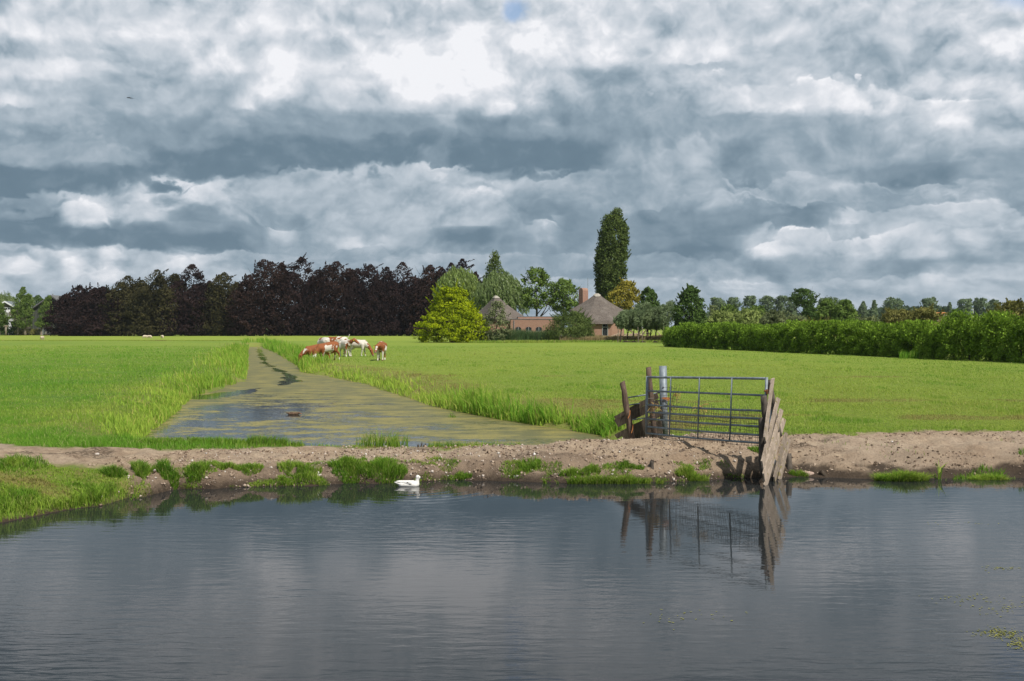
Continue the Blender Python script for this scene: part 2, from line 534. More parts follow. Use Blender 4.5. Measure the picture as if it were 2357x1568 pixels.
def blobmesh(name, caps, voxel, smooth_it=6):
    """one continuous surface grown over tapered bones: (p0, r0, p1, r1[, (sx,sy,sz)])"""
    vs, fs = [], []
    nu, nv = 10, 7

    def ball(c, r, s3=(1, 1, 1)):
        b = len(vs)
        vs.append((c[0], c[1], c[2] - r * s3[2]))
        for j in range(1, nv):
            ph = -math.pi / 2 + math.pi * j / nv
            for i in range(nu):
                th = 2 * math.pi * i / nu
                vs.append((c[0] + r * s3[0] * math.cos(ph) * math.cos(th), c[1] + r * s3[1] * math.cos(ph) * math.sin(th), c[2] + r * s3[2] * math.sin(ph)))
        vs.append((c[0], c[1], c[2] + r * s3[2]))
        for i in range(nu):
            fs.append((b, b + 1 + (i + 1) % nu, b + 1 + i))
            for j in range(nv - 2):
                q = b + 1 + j * nu
                fs.append((q + i, q + (i + 1) % nu, q + nu + (i + 1) % nu, q + nu + i))
            q = b + 1 + (nv - 2) * nu
            fs.append((q + i, q + (i + 1) % nu, len(vs) - 1))
    for cp in caps:
        p0, r0, p1, r1 = Vector(cp[0]), cp[1], Vector(cp[2]), cp[3]
        s3 = cp[4] if len(cp) > 4 else (1, 1, 1)
        L = (p1 - p0).length
        n = max(2, int(L / (0.45 * min(r0, r1))) + 1)
        for i in range(n):
            t = i / (n - 1)
            ball(p0.lerp(p1, t), r0 + (r1 - r0) * t, s3)
    me = bpy.data.meshes.new(name + '_cage')
    me.from_pydata(vs, [], fs)
    o = bpy.data.objects.new(name + '_cage', me)
    COL.objects.link(o)
    r = o.modifiers.new('r', 'REMESH')
    r.mode = 'VOXEL'
    r.voxel_size = voxel
    s_ = o.modifiers.new('s', 'SMOOTH')
    s_.iterations = smooth_it
    s_.factor = .5
    dg = bpy.context.evaluated_depsgraph_get()
    out = bpy.data.meshes.new_from_object(o.evaluated_get(dg))
    out.name = name
    bpy.data.objects.remove(o)
    bpy.data.meshes.remove(me)
    out.polygons.foreach_set('use_smooth', np.ones(len(out.polygons), bool))
    return out


# ------------------------------------------------------------------ materials
def mat_new(name):
    m = bpy.data.materials.new(name)
    m.use_nodes = True
    t = NT(m.node_tree)
    out = t.new('ShaderNodeOutputMaterial')
    return m, t, out


def principled(t, out, col, rough=.7, spec=.3, metal=0.0, normal=None, **kw):
    b = t.new('ShaderNodeBsdfPrincipled')
    t.put(b.inputs['Base Color'], col)
    t.put(b.inputs['Roughness'], rough)
    t.put(b.inputs['Specular IOR Level'], spec)
    t.put(b.inputs['Metallic'], metal)
    t.put(b.inputs['Normal'], normal)
    for k, v in kw.items():
        t.put(b.inputs[k], v)
    t.t.links.new(b.outputs[0], out.inputs[0])
    return b


def bump(t, h, strength, dist):
    nd = t.new('ShaderNodeBump')
    t.put(nd.inputs['Height'], h)
    nd.inputs['Strength'].default_value = strength
    nd.inputs['Distance'].default_value = dist
    return nd.outputs[0]


def leaf_mat(name, dark, light, var=.5, trans=.26, gloss=.0, nscale=.35):
    """foliage: each leaf cluster has its own tone, sprays vary through the crown"""
    m, t, out = mat_new(name)
    geo = t.new('ShaderNodeNewGeometry')
    rnd = geo.outputs['Random Per Island']
    pos = geo.outputs['Position']
    n = t.noise(pos, nscale, 3, .6)
    f = t.m('ADD', t.m('MULTIPLY', rnd, var), t.m('MULTIPLY', t.smooth(n, .3, .7), 1 - var), clamp=True)
    col = t.mix(f, dark, light)
    d = t.new('ShaderNodeBsdfDiffuse')
    t.put(d.inputs[0], col)
    tr = t.new('ShaderNodeBsdfTranslucent')
    t.put(tr.inputs[0], col)
    mx = t.new('ShaderNodeMixShader')
    mx.inputs[0].default_value = trans
    t.t.links.new(d.outputs[0], mx.inputs[1])
    t.t.links.new(tr.outputs[0], mx.inputs[2])
    res = mx.outputs[0]
    if gloss:
        g = t.new('ShaderNodeBsdfGlossy')
        g.inputs['Roughness'].default_value = .38
        g.inputs['Color'].default_value = (.9, .9, .9, 1)
        m2 = t.new('ShaderNodeMixShader')
        m2.inputs[0].default_value = gloss
        t.t.links.new(res, m2.inputs[1])
        t.t.links.new(g.outputs[0], m2.inputs[2])
        res = m2.outputs[0]
    t.t.links.new(res, out.inputs[0])
    return m


def plain_mat(name, c1, c2, scale=6, rough=.8, spec=.25, metal=0.0, bmp=0.0, bdist=.01, stretch=(1, 1, 1)):
    m, t, out = mat_new(name)
    co = t.new('ShaderNodeTexCoord').outputs['Object']
    v = t.vm('MULTIPLY', co, stretch)
    n = t.noise(v, scale, 6, .6)
    col = t.mix(t.smooth(n, .3, .7), c1, c2)
    nrm = bump(t, n, bmp, bdist) if bmp else None
    principled(t, out, col, rough, spec, metal, nrm)
    return m


def wood_mat(name, c1, c2, lichen=0.0):
    m, t, out = mat_new(name)
    pos = t.new('ShaderNodeNewGeometry').outputs['Position']
    v = t.vm('MULTIPLY', pos, (1, 1, .12))
    n = t.noise(v, 38, 6, .65)
    n2 = t.noise(pos, 5, 4, .6)
    n3 = t.noise(t.vm('MULTIPLY', pos, (1, 1, .25)), 90, 3, .6)
    f = t.m('ADD', t.m('MULTIPLY', n, .7), t.m('MULTIPLY', n2, .3))
    col = t.mix(t.smooth(f, .34, .64), c1, c2)
    col = t.mix(t.m('MULTIPLY', t.smooth(n3, .56, .72), .6), col, (.03, .024, .02))
    ob = t.new('ShaderNodeObjectInfo').outputs['Random']
    kk = t.m('ADD', .72, t.m('MULTIPLY', ob, .5))
    col = t.vm('MULTIPLY', col, t.xyz(kk, kk, kk))
    if lichen:
        l = t.m('MULTIPLY', t.smooth(t.noise(pos, 11, 5, .65), .56, .66), lichen)
        col = t.mix(l, col, (.20, .17, .04))
    principled(t, out, col, .85, .2, 0, bump(t, n, .6, .006))
    return m


# ------------------------------------------------------------------ terrain
def wpt(u, v):                       # pixel on the water level -> ground x, y
    Y = CZ * F / (v - HZ)
    return ((u - CX) / F * Y, Y)


SHORE = [(-80, 12.0), (-30, 12.6), (-12, 13.2)] + [wpt(u, v) for u, v in ((0, 1203), (120, 1180), (230, 1166), (300, 1152), (335, 1134), (400, 1127), (500, 1125), (620, 1121), (750, 1116), (920, 1110), (1050, 1106), (1180, 1106), (1300, 1110), (1400, 1113), (1540, 1110), (1640, 1104), (1750, 1100), (1820, 1099), (2000, 1101), (2140, 1101), (2250, 1099), (2357, 1101))] + [(14, 17.6), (30, 17.2), (80, 16)]
SHORE = np.array(sorted(SHORE))
CREST = np.array([(-80, 15.5, .5), (-20, 15.8, .5), (-9, 16.5, .5), (-7.3, 17.2, .46), (-5.6, 18.1, .41), (-4, 18.6, .34), (-1.5, 18.7, .335), (.2, 18.9, .44), (1.8, 19.3, .57), (4.3, 19.6, .57), (5.3, 20.3, .5), (9.8, 20.6, .5), (80, 20, .5)])
DITCH = [(2.0, 20.5), (2.35, 22.6)] + [wpt(u, v) for u, v in ((1390, 1003), (1150, 966), (1000, 936), (850, 886), (760, 868), (695, 857), (690, 845), (640, 815), (604, 800), (592, 794))] + \
        [wpt(u, v) for u, v in ((572, 795), (569, 810), (566, 858), (560, 878), (492, 898), (436, 916), (400, 950), (352, 986), (306, 1020))] + [(-8.6, 20.9), (-6, 20.4), (-3, 20.3), (0, 20.3)]
DITCH = np.array(DITCH)


def poly_sd(px, py, poly):
    """signed distance to a closed polygon, negative inside"""
    d = np.full(px.shape, 1e9)
    ins = np.zeros(px.shape, bool)
    n = len(poly)
    for i in range(n):
        ax, ay = poly[i]
        bx, by = poly[(i + 1) % n]
        ex, ey = bx - ax, by - ay
        t = np.clip(((px - ax) * ex + (py - ay) * ey) / (ex * ex + ey * ey), 0, 1)
        d = np.minimum(d, np.hypot(px - ax - t * ex, py - ay - t * ey))
        c = ((ay > py) != (by > py)) & (px < (bx - ax) * (py - ay) / (by - ay + 1e-12) + ax)
        ins ^= c
    return np.where(ins, -d, d)


def line_d(px, py, pts):
    d = np.full(np.shape(px), 1e9)
    for (ax, ay), (bx, by) in zip(pts[:-1], pts[1:]):
        ex, ey = bx - ax, by - ay
        t = np.clip(((px - ax) * ex + (py - ay) * ey) / (ex * ex + ey * ey), 0, 1)
        d = np.minimum(d, np.hypot(px - ax - t * ex, py - ay - t * ey))
    return d


def terrain(x, y):
    x = np.asarray(x, float)
    y = np.asarray(y, float)
    yw = np.interp(x, SHORE[:, 0], SHORE[:, 1])
    yw = yw + .10 * vnoise(x * 1.7, x * 0 + 3, 5) + .05 * vnoise(x * 5, x * 0 + 9, 6)
    yc = np.interp(x, CREST[:, 0], CREST[:, 1])
    zc = np.interp(x, CREST[:, 0], CREST[:, 2])
    s = (y - yw) / np.maximum(yc - yw, .3)
    steep = np.interp(x, [-9, -7, -5.5, -.5, 1, 4, 5, 12], [.12, .25, .55, .55, .42, .34, .24, .30])
    se = s + (.16 * fbm(x * 1.2, y * 1.6, 24, 3) + .05 * fbm(x * 5, y * 5, 25, 2)) * sstep(s, 0, .12) * (1 - sstep(s, .6, 1.0))
    up = steep * (.45 * sstep(se, 0, .10) + .55 * sstep(se, .14, .34)) + (1 - steep) * np.clip(s, 0, 1) ** .75
    z = np.where(s < 0, np.maximum(s * 1.2, -.8), zc * up)
    far = sstep(y - yc, 0, 3.0)
    z = np.where(s > 1, zc + (.5 - zc) * far, z)
    # roll of the fields
    z = z + .06 * fbm(x * .05, y * .05, 11, 3) * sstep(y, 24, 60)
    bank = sstep(s, 0, .1) * (1 - sstep(s, 1.1, 1.9))
    z = z + bank * (.050 * fbm(x * 2.1, y * 2.1, 21, 4) + .020 * fbm(x * 7, y * 7, 31, 3))
    near = (y < 140) & (y > 19)
    if near.any():
        sd = np.full(x.shape, 50.0)
        sd[near] = poly_sd(x[near], y[near], DITCH)
        sd2 = sd + .25 * fbm(x * .7, y * .7, 41, 3) * sstep(y, 22, 30)
        lim = np.where(sd2 < 0, np.maximum(sd2 * .5, -.5), .62 * sstep(sd2, -.5, 1.7) - .02)
        z = np.where(near & (sd2 < 1.7), np.minimum(z, lim), z)
    return z


def gz(x, y):
    return float(terrain(np.array([x]), np.array([y]))[0])


def build_ground():
    ra = [12.0]
    while ra[-1] < 40:
        ra.append(ra[-1] * 1.0036)
    while ra[-1] < 200:
        ra.append(ra[-1] * 1.010)
    while ra[-1] < 9000:
        ra.append(ra[-1] * 1.05)
    ys = np.array(ra)
    xs = np.linspace(-1.25, 1.25, 640)
    Y, A = np.meshgrid(ys, xs, indexing='ij')
    X = A * Y
    Z = terrain(X, Y)
    yw = np.interp(X, SHORE[:, 0], SHORE[:, 1])
    yc = np.interp(X, CREST[:, 0], CREST[:, 1])
    # dirt: trodden path along the bank
    back = np.interp(X, [-80, -20, -9.8, -6, -4, 0, 2, 4.3, 5.2, 7.5, 9.5, 20, 60], [18, 18.2, 18.55, 18.75, 19.3, 19.5, 20.0, 20.2, 20.65, 20.8, 21.3, 22, 20])
    front = np.interp(X, [-80, -20, -9, -7.4, -6.4, -5, 5, 8.2, 9.8, 20], [16.4, 16.4, 16.45, 16.6, 16.4, 15.5, 15.5, 16, 18.6, 19.4])
    nz = .35 * fbm(X * .9, Y * .9, 51, 4) + .12 * fbm(X * 4, Y * 4, 52, 3)
    dirt = sstep(Y - back + nz, .18, -.18) * sstep(Y - front + nz * .8, -.25, .25)
    dirt = np.maximum(dirt, sstep(Z, .07, .02) * (Y < 22))
    hgt = Z
    wet = sstep(hgt, .17, .05) * sstep(Y, 30, 22)
    wetr = sstep(hgt + .06 * fbm(X * 2.5, Y * 2.5, 55, 3), .19, .12) * (X > 4.9)
    wet = np.maximum(wet, wetr * sstep(Y, 22, 20))
    sb = (Y - yw) / np.maximum(yc - yw, .3)
    face = sstep(sb + .16 * fbm(X * 1.4, Y * 2.5, 57, 4), .62, .30) * np.interp(X, [-6.5, -5.5, -.5, 2.5, 5, 7, 12], [.5, 1, 1, .45, .35, .3, .7])
    stain = sstep(fbm(X * .8 + 7, Y * 1.6, 61, 4), .55, .85) * .8
    sd = np.full(X.shape, 50.0)
    nr = (Y < 150) & (Y > 19)
    sd[nr] = poly_sd(X[nr], Y[nr], DITCH)
    straw = sstep(sd, 4.5, 1.0) * sstep(Y, 20, 22) * .75
    dx = np.interp(Y, [20, 60, 160], [-3, -15, -38])
    tone = np.where(X > dx, .70, .12 + .40 * sstep(Y, 26, 90))
    tone = np.where(Y > 172, .95, tone)
    tone = tone + .12 * fbm(X * .12, Y * .05, 71, 3)
    tone = np.where(Y < 19, .35, tone)
    straw = np.maximum(straw, .85 * (X < -5) * (Y < 17.2))
    # pale mown streaks across the right field
    streak = sstep(np.abs((Y - 29.5 - X * .02 + .5 * vnoise(X * .3, X * 0, 81))), .9, .1) * .5 + sstep(np.abs(Y - 45 + .06 * X + .8 * vnoise(X * .2, X * 0, 82)), 1.4, .2) * .45 + sstep(np.abs(Y - 24 - .05 * X), 1.2, .2) * .4
    straw = np.maximum(straw, streak * (X > dx) * sstep(fbm(X * .5, Y * .5, 83, 3), -.5, .5))
    nrow, ncol = X.shape
    idx = np.arange(nrow * ncol).reshape(nrow, ncol)
    q = np.stack([idx[:-1, :-1], idx[:-1, 1:], idx[1:, 1:], idx[1:, :-1]], -1).reshape(-1, 4)
    me = np_mesh('ground', np.stack([X, Y, Z], -1), 4, q, dict(dirt=dirt, wet=wet, straw=straw, tone=tone, stain=stain, face=face))
    m, t, out = mat_new('ground')
    pos = t.new('ShaderNodeNewGeometry').outputs['Position']
    n1 = t.noise(pos, .55, 5, .6)
    n2 = t.noise(pos, 4.0, 6, .65)
    n3 = t.noise(pos, 22, 5, .7)
    n4 = t.noise(pos, 95, 3, .7)
    g = t.mix(t.m('ADD', t.attr('tone'), t.m('MULTIPLY', t.m('SUBTRACT', n1, .5), .7), clamp=True), (.092, .180, .024), (.245, .295, .044))
    g = t.mix(t.m('MULTIPLY', t.smooth(n2, .35, .75), .5), g, (.060, .115, .020))
    g = t.mix(t.m('MULTIPLY', t.smooth(n3, .5, .75), .4), g, (.22, .29, .07))
    st = t.m('MULTIPLY', t.attr('straw'), t.smooth(t.m('ADD', t.m('MULTIPLY', n1, .4), t.m('MULTIPLY', n2, .6)), .38, .62))
    g = t.mix(st, g, (.235, .20, .072))
    d = t.mix(t.smooth(n2, .32, .66), (.285, .205, .140), (.440, .335, .235))
    d = t.mix(t.m('MULTIPLY', t.smooth(n1, .42, .62), .45), d, (.42, .335, .255))
    d = t.mix(t.m('MULTIPLY', t.smooth(n3, .48, .68), .55), d, (.150, .105, .072))
    d = t.mix(t.m('MULTIPLY', t.smooth(n4, .62, .75), .55), d, (.46, .38, .30))
    d = t.mix(t.m('MULTIPLY', t.attr('stain'), t.smooth(n3, .35, .6)), d, (.07, .05, .036))
    d = t.mix(t.m('MULTIPLY', t.attr('face'), t.smooth(n2, .25, .60)), d, t.mix(n3, (.125, .088, .062), (.245, .180, .130)))
    d = t.mix(t.m('MULTIPLY', t.attr('wet'), .9), d, t.mix(n3, (.020, .015, .011), (.062, .045, .033)))
    col = t.mix(t.attr('dirt'), g, d)
    h = t.m('ADD', t.m('MULTIPLY', n3, .6), t.m('ADD', t.m('MULTIPLY', n4, .25), n2))
    principled(t, out, col, .95, .12, 0, bump(t, h, 1.0, .085))
    o = link('ground', me, m, None, True)
    tag(o, 'flat green polder meadow and bare earth canal bank', 'ground', kind='structure')
    return o


build_ground()
DUCK = Vector(wpt(941, 1119)).to_3d()


def build_water():
    m, t, out = mat_new('canal_water')
    pos = t.new('ShaderNodeNewGeometry').outputs['Position']
    v = t.vm('MULTIPLY', pos, (.8, 3.0, 1))
    a = t.noise(v, 2.6, 2, .5, .3)
    b = t.noise(t.vm('ADD', v, (3, 1, 0)), 7.5, 3, .6, .3)
    c = t.noise(pos, .28, 3, .5)
    calm = t.m('ADD', .35, t.m('MULTIPLY', t.smooth(c, .35, .65), .9))
    py = t.sep(pos)[1]
    shelter = t.smooth(py, 17.2, 13.0)
    shelter = t.m('ADD', .45, t.m('MULTIPLY', shelter, .55))
    h = t.m('ADD', t.m('MULTIPLY', a, .9), t.m('MULTIPLY', b, .20))
    h = t.m('MULTIPLY', h, t.m('MULTIPLY', calm, shelter))
    # rings spreading from the swimming duck
    dd = t.vm('DISTANCE', t.vm('MULTIPLY', pos, (1, 1, 0)), (DUCK.x + .1, DUCK.y, 0))
    ring = t.m('MULTIPLY', t.m('SINE', t.m('MULTIPLY', dd, 26)), t.m('MULTIPLY', t.smooth(dd, 2.6, .2), .22))
    h = t.m('ADD', h, ring)
    h = t.m('MULTIPLY', h, t.m('ADD', 1.0, t.m('MULTIPLY', t.smooth(py, 11.0, 7.0), .9)))
    nrm = bump(t, h, 1.0, .0029)
    principled(t, out, (.016, .018, .019), .012, .5, 0, nrm, IOR=1.333)
    mb = MB()
    mb.add([(-140, -40, 0), (140, -40, 0), (140, 20.2, 0), (-140, 20.2, 0)], [(0, 1, 2, 3)])
    o = mb.build('canal_water', m)
    tag(o, 'grey canal water reflecting the clouded sky', 'water', kind='structure')
    # ditch water with floating algae
    x0, x1 = DITCH[:, 0].min() - 2, DITCH[:, 0].max() + 2
    ys = [20.25]
    while ys[-1] < 168:
        ys.append(ys[-1] * 1.006)
    ys = np.array(ys)
    tt = np.linspace(0, 1, 150)
    lo = np.interp(ys, [20, 27, 38, 60, 168], [-12, -13, -16, -20, -50])
    hi = np.interp(ys, [20, 25, 48, 70, 168], [5, 5, -4, -9, -32])
    X = lo[:, None] + (hi - lo)[:, None] * tt[None, :]
    Y = np.repeat(ys[:, None], len(tt), 1)
    chan = [wpt(u, v) for u, v in ((594, 798), (598, 812), (612, 838), (634, 850), (668, 866), (672, 876), (655, 886), (610, 893), (560, 900), (500, 910), (440, 916))]
    cd = line_d(X, Y, chan) / np.interp(Y, [30, 40, 60, 150], [1.3, .8, .55, .55]) + .5 * fbm(X * .9, Y * .5, 95, 3)
    al = .76 + .24 * sstep(Y, 36, 52) + .16 * sstep(X + .55 * Y, 10, 16)
    al = al - .40 * np.exp(-((X + 8.2) / 2.6) ** 2 - ((Y - 30.5) / 5.5) ** 2) - .30 * np.exp(-((X + 4.5) / 3.5) ** 2 - ((Y - 22.5) / 1.8) ** 2)
    al = al - .9 * sstep(cd, .8, .25) * (Y > 38) - .55 * sstep(cd, 1.6, .3) * (Y <= 42)
    al = al + .12 * fbm(X * .25, Y * .6, 91, 3)
    idx = np.arange(X.size).reshape(X.shape)
    q = np.stack([idx[:-1, :-1], idx[:-1, 1:], idx[1:, 1:], idx[1:, :-1]], -1).reshape(-1, 4)
    me = np_mesh('ditch_water', np.stack([X, Y, X * 0 + .015], -1), 4, q, dict(algae=al))
    m, t, out = mat_new('ditch_water')
    pos = t.new('ShaderNodeNewGeometry').outputs['Position']
    v = t.vm('MULTIPLY', pos, (1, 1.7, 1))
    n1 = t.noise(v, .75, 6, .68)
    n2 = t.noise(v, 6, 5, .75)
    n3 = t.noise(pos, 30, 3, .7)
    cov = t.m('ADD', t.attr('algae'), t.m('ADD', t.m('MULTIPLY', t.m('SUBTRACT', n1, .5), 1.5), t.m('MULTIPLY', t.m('SUBTRACT', n2, .5), .9)))
    k = t.m('MULTIPLY', t.smooth(cov, .46, .70), .94)
    acol = t.mix(t.smooth(n1, .40, .64), (.105, .100, .034), (.245, .205, .052))
    acol = t.mix(t.smooth(n3, .45, .7), acol, (.085, .085, .035))
    wv = t.noise(t.vm('MULTIPLY', pos, (1, 2, 1)), 3.0, 2, .5)
    wb = t.new('ShaderNodeBsdfPrincipled')
    wb.inputs['Base Color'].default_value = (.018, .020, .020, 1)
    wb.inputs['Roughness'].default_value = .05
    wb.inputs['IOR'].default_value = 1.333
    t.t.links.new(bump(t, wv, 1.0, .006), wb.inputs['Normal'])
    ab = t.new('ShaderNodeBsdfPrincipled')
    t.put(ab.inputs['Base Color'], acol)
    ab.inputs['Roughness'].default_value = .6
    ab.inputs['Specular IOR Level'].default_value = .3
    t.t.links.new(bump(t, n3, .5, .006), ab.inputs['Normal'])
    mx = t.new('ShaderNodeMixShader')
    t.put(mx.inputs[0], k)
    t.t.links.new(wb.outputs[0], mx.inputs[1])
    t.t.links.new(ab.outputs[0], mx.inputs[2])
    t.t.links.new(mx.outputs[0], out.inputs[0])
    o = link('ditch_water', me, m, None, True)
    tag(o, 'still ditch water covered with yellow green floating algae', 'water', kind='structure')


build_water()

# ------------------------------------------------------------------ grass
def grass_mat(name, c0, c1, tip, trans=.35):
    m, t, out = mat_new(name)
    geo = t.new('ShaderNodeNewGeometry')
    rnd = geo.outputs['Random Per Island']
    n = t.noise(geo.outputs['Position'], .5, 3, .6)
    f = t.m('ADD', t.m('MULTIPLY', t.attr('tone'), .8), t.m('ADD', t.m('MULTIPLY', t.m('SUBTRACT', rnd, .5), .45), t.m('MULTIPLY', t.m('SUBTRACT', n, .5), .6)), clamp=True)
    col = t.mix(f, c0, c1)
    col = t.mix(t.m('MULTIPLY', t.smooth(rnd, .88, .98), .7), col, tip)
    col = t.mix(t.m('MULTIPLY', t.smooth(t.m('ADD', t.attr('tone'), t.m('MULTIPLY', rnd, .3)), 1.1, 1.6), .85), col, t.mix(rnd, (.30, .24, .09), (.20, .16, .07)))
    d = t.new('ShaderNodeBsdfDiffuse')
    t.put(d.inputs[0], col)
    tr = t.new('ShaderNodeBsdfTranslucent')
    t.put(tr.inputs[0], col)
    mx = t.new('ShaderNodeMixShader')
    mx.inputs[0].default_value = trans
    t.t.links.new(d.outputs[0], mx.inputs[1])
    t.t.links.new(tr.outputs[0], mx.inputs[2])
    t.t.links.new(mx.outputs[0], out.inputs[0])
    return m


M_GRASS = grass_mat('meadow_blades', (.140, .290, .032), (.355, .405, .080), (.48, .43, .20))
M_TUFT = grass_mat('bank_tuft_blades', (.095, .220, .022), (.310, .410, .060), (.44, .38, .17))
M_SEDGE = grass_mat('sedge_blades', (.120, .280, .026), (.400, .500, .080), (.48, .40, .14), .4)
M_REED = grass_mat('reed_blades', (.060, .120, .045), (.120, .175, .070), (.22, .19, .10), .3)
M_DRY = grass_mat('dry_meadow_blades', (.28, .23, .11), (.50, .37, .20), (.55, .45, .28), .3)


def blades(rng, base, height, width, lean=.35, bend=.35, wind=(.12, 0)):
    """base (N,3), height (N,), width (N,): three-point bent blades as 2 tris+quad strip -> verts (N,5,3)"""
    n = len(base)
    th = rng.random(n) * 2 * np.pi
    ld = np.stack([np.cos(th), np.sin(th)], -1) * (rng.random(n) ** .7 * lean)[:, None] + np.array(wind)
    ph = rng.random(n) * 2 * np.pi
    sd = np.stack([np.cos(ph), np.sin(ph), np.zeros(n)], -1) * (width * .5)[:, None]
    up = height[:, None]
    mid = base + np.concatenate([ld * up * .35, up * .58], 1)
    tip = base + np.concatenate([ld * up * (1 + bend), up * (1 - .35 * np.hypot(ld[:, 0], ld[:, 1]))[:, None] if False else up * (1 - .30 * np.hypot(ld[:, 0], ld[:, 1])[:, None])], 1)
    v = np.stack([base - sd, base + sd, mid + sd * .8, mid - sd * .8, tip], 1)
    return v


def blade_mesh(name, v, tone):
    n = len(v)
    b = np.arange(n)[:, None] * 5
    f = np.concatenate([b + np.array([[0, 1, 2]]), b + np.array([[0, 2, 3]]), b + np.array([[3, 2, 4]])], 1).reshape(-1, 3)
    return np_mesh(name, v.reshape(-1, 3), 3, f, dict(tone=np.repeat(tone, 5)))


def ditch_sd(x, y):
    r = np.full(x.shape, 50.0)
    k = (y < 165) & (y > 19)
    r[k] = poly_sd(x[k], y[k], DITCH)
    return r


def meadow():
    rng = np.random.default_rng(3)
    n = 560000
    Y = 18.2 / (1 - rng.random(n) * (1 - 18.2 / 120))          # thinning with distance
    A = rng.uniform(-.62, .62, n)
    X = A * Y
    sd = ditch_sd(X, Y)
    back = np.interp(X, [-80, -20, -9.8, -6, -4, 0, 2, 4.3, 5.2, 7.5, 9.5, 20, 60], [18, 18.2, 18.55, 18.75, 19.3, 19.5, 20.0, 20.2, 20.65, 20.8, 21.3, 22, 20])
    nz = .35 * fbm(X * .9, Y * .9, 51, 4)
    hx = 18.7 + (117 - Y) * (13.7 / 54)
    keep = (sd > .25) & (Y - back + nz > -.05) & ~((X > hx - .2) & (Y < 118))
    keep &= ~((X > 1.9) & (X < 4.6) & (Y < 20.4))
    X, Y, sd = X[keep], Y[keep], sd[keep]
    Z = terrain(X, Y)
    left = X < np.interp(Y, [20, 60, 160], [-3, -15, -38])
    fl = fbm(X * .35, Y * .35, 15, 3)
    h = np.where(left, .080 + .04 * fl, .050 + .022 * fl) * rng.uniform(.6, 1.35, len(X))
    h = np.maximum(h, .03) * np.interp(Y, [19, 60, 120], [1, 1.1, 1.3])
    w = np.interp(Y, [19, 40, 120], [.008, .016, .045])
    v = blades(rng, np.stack([X, Y, Z - .01], -1), h, w * rng.uniform(.7, 1.3, len(X)), .55, .4, (-.10, 0))
    tone = np.where(left, .05 + .40 * sstep(Y, 26, 90), .66) + .12 * fbm(X * .12, Y * .05, 71, 3)
    tone = tone + left * .28 * fbm(X * .45, Y * .3, 78, 4)
    tone = tone + .35 * sstep(sd, 4, .8)
    tone = tone + (~left) * .75 * sstep(sd, 4.2, 1.0) * sstep(fbm(X * .55, Y * .4, 77, 4), -.35, .55)
    streak = sstep(np.abs((Y - 29.5 - X * .02 + .5 * vnoise(X * .3, X * 0, 81))), 1.0, .1) + sstep(np.abs(Y - 45 + .06 * X + .8 * vnoise(X * .2, X * 0, 82)), 1.6, .2) + sstep(np.abs(Y - 24 - .05 * X), 1.2, .2)
    tone = tone + (~left) * .95 * streak * sstep(fbm(X * .5, Y * .5, 83, 3), -.3, .6)
    tus = fbm(X * .9, Y * .55, 88, 4)
    dk = sstep(tus, .55, .95)
    v[:, 4, 2] += dk * h * .9
    v[:, 2:4, 2] += (dk * h * .4)[:, None]
    tone = tone - .45 * dk + .30 * fbm(X * .09, Y * .035, 89, 3) * (Y > 22)
    o = link('meadow_grass', blade_mesh('meadow_grass', v, tone), M_GRASS)
    tag(o, 'short green meadow grass on both fields beside the ditch', 'grass', kind='stuff')


meadow()


def along(rng, pts, n, spread):
    """n points scattered along a polyline"""
    pts = np.array(pts, float)
    seg = np.hypot(*np.diff(pts, axis=0).T)
    cum = np.concatenate([[0], np.cumsum(seg)])
    s = rng.random(n) * cum[-1]
    x = np.interp(s, cum, pts[:, 0])
    y = np.interp(s, cum, pts[:, 1])
    return x + rng.normal(0, 1, n) * spread, y + rng.normal(0, 1, n) * spread


def sedge(label, strips, seed):
    rng = np.random.default_rng(seed)
    V, T = [], []
    for pts, n, spread, h0, h1, tone in strips:
        pts = [wpt(*p) for p in pts]
        x, y = along(rng, pts, n, spread)
        cl = fbm(x * .8, y * .8, seed, 3)
        k = (cl > -.55) & (ditch_sd(x, y) > -.12)
        x, y, cl = x[k], y[k], cl[k]
        z = np.maximum(terrain(x, y), -.06)
        h = (h0 + (h1 - h0) * rng.random(len(x)) ** 1.4) * (1 + .3 * cl)
        w = np.interp(y, [20, 40, 130], [.022, .032, .06]) * rng.uniform(.7, 1.3, len(x))
        V.append(blades(rng, np.stack([x, y, z - .02], -1), h, w, .38, .5, (-.10, .02)))
        T.append(tone + .25 * vnoise(x * .5, y * .5, seed + 3))
    o = link('sedge', blade_mesh('sedge', np.concatenate(V), np.concatenate(T)), M_SEDGE)
    tag(o, label, 'sedge', kind='stuff')


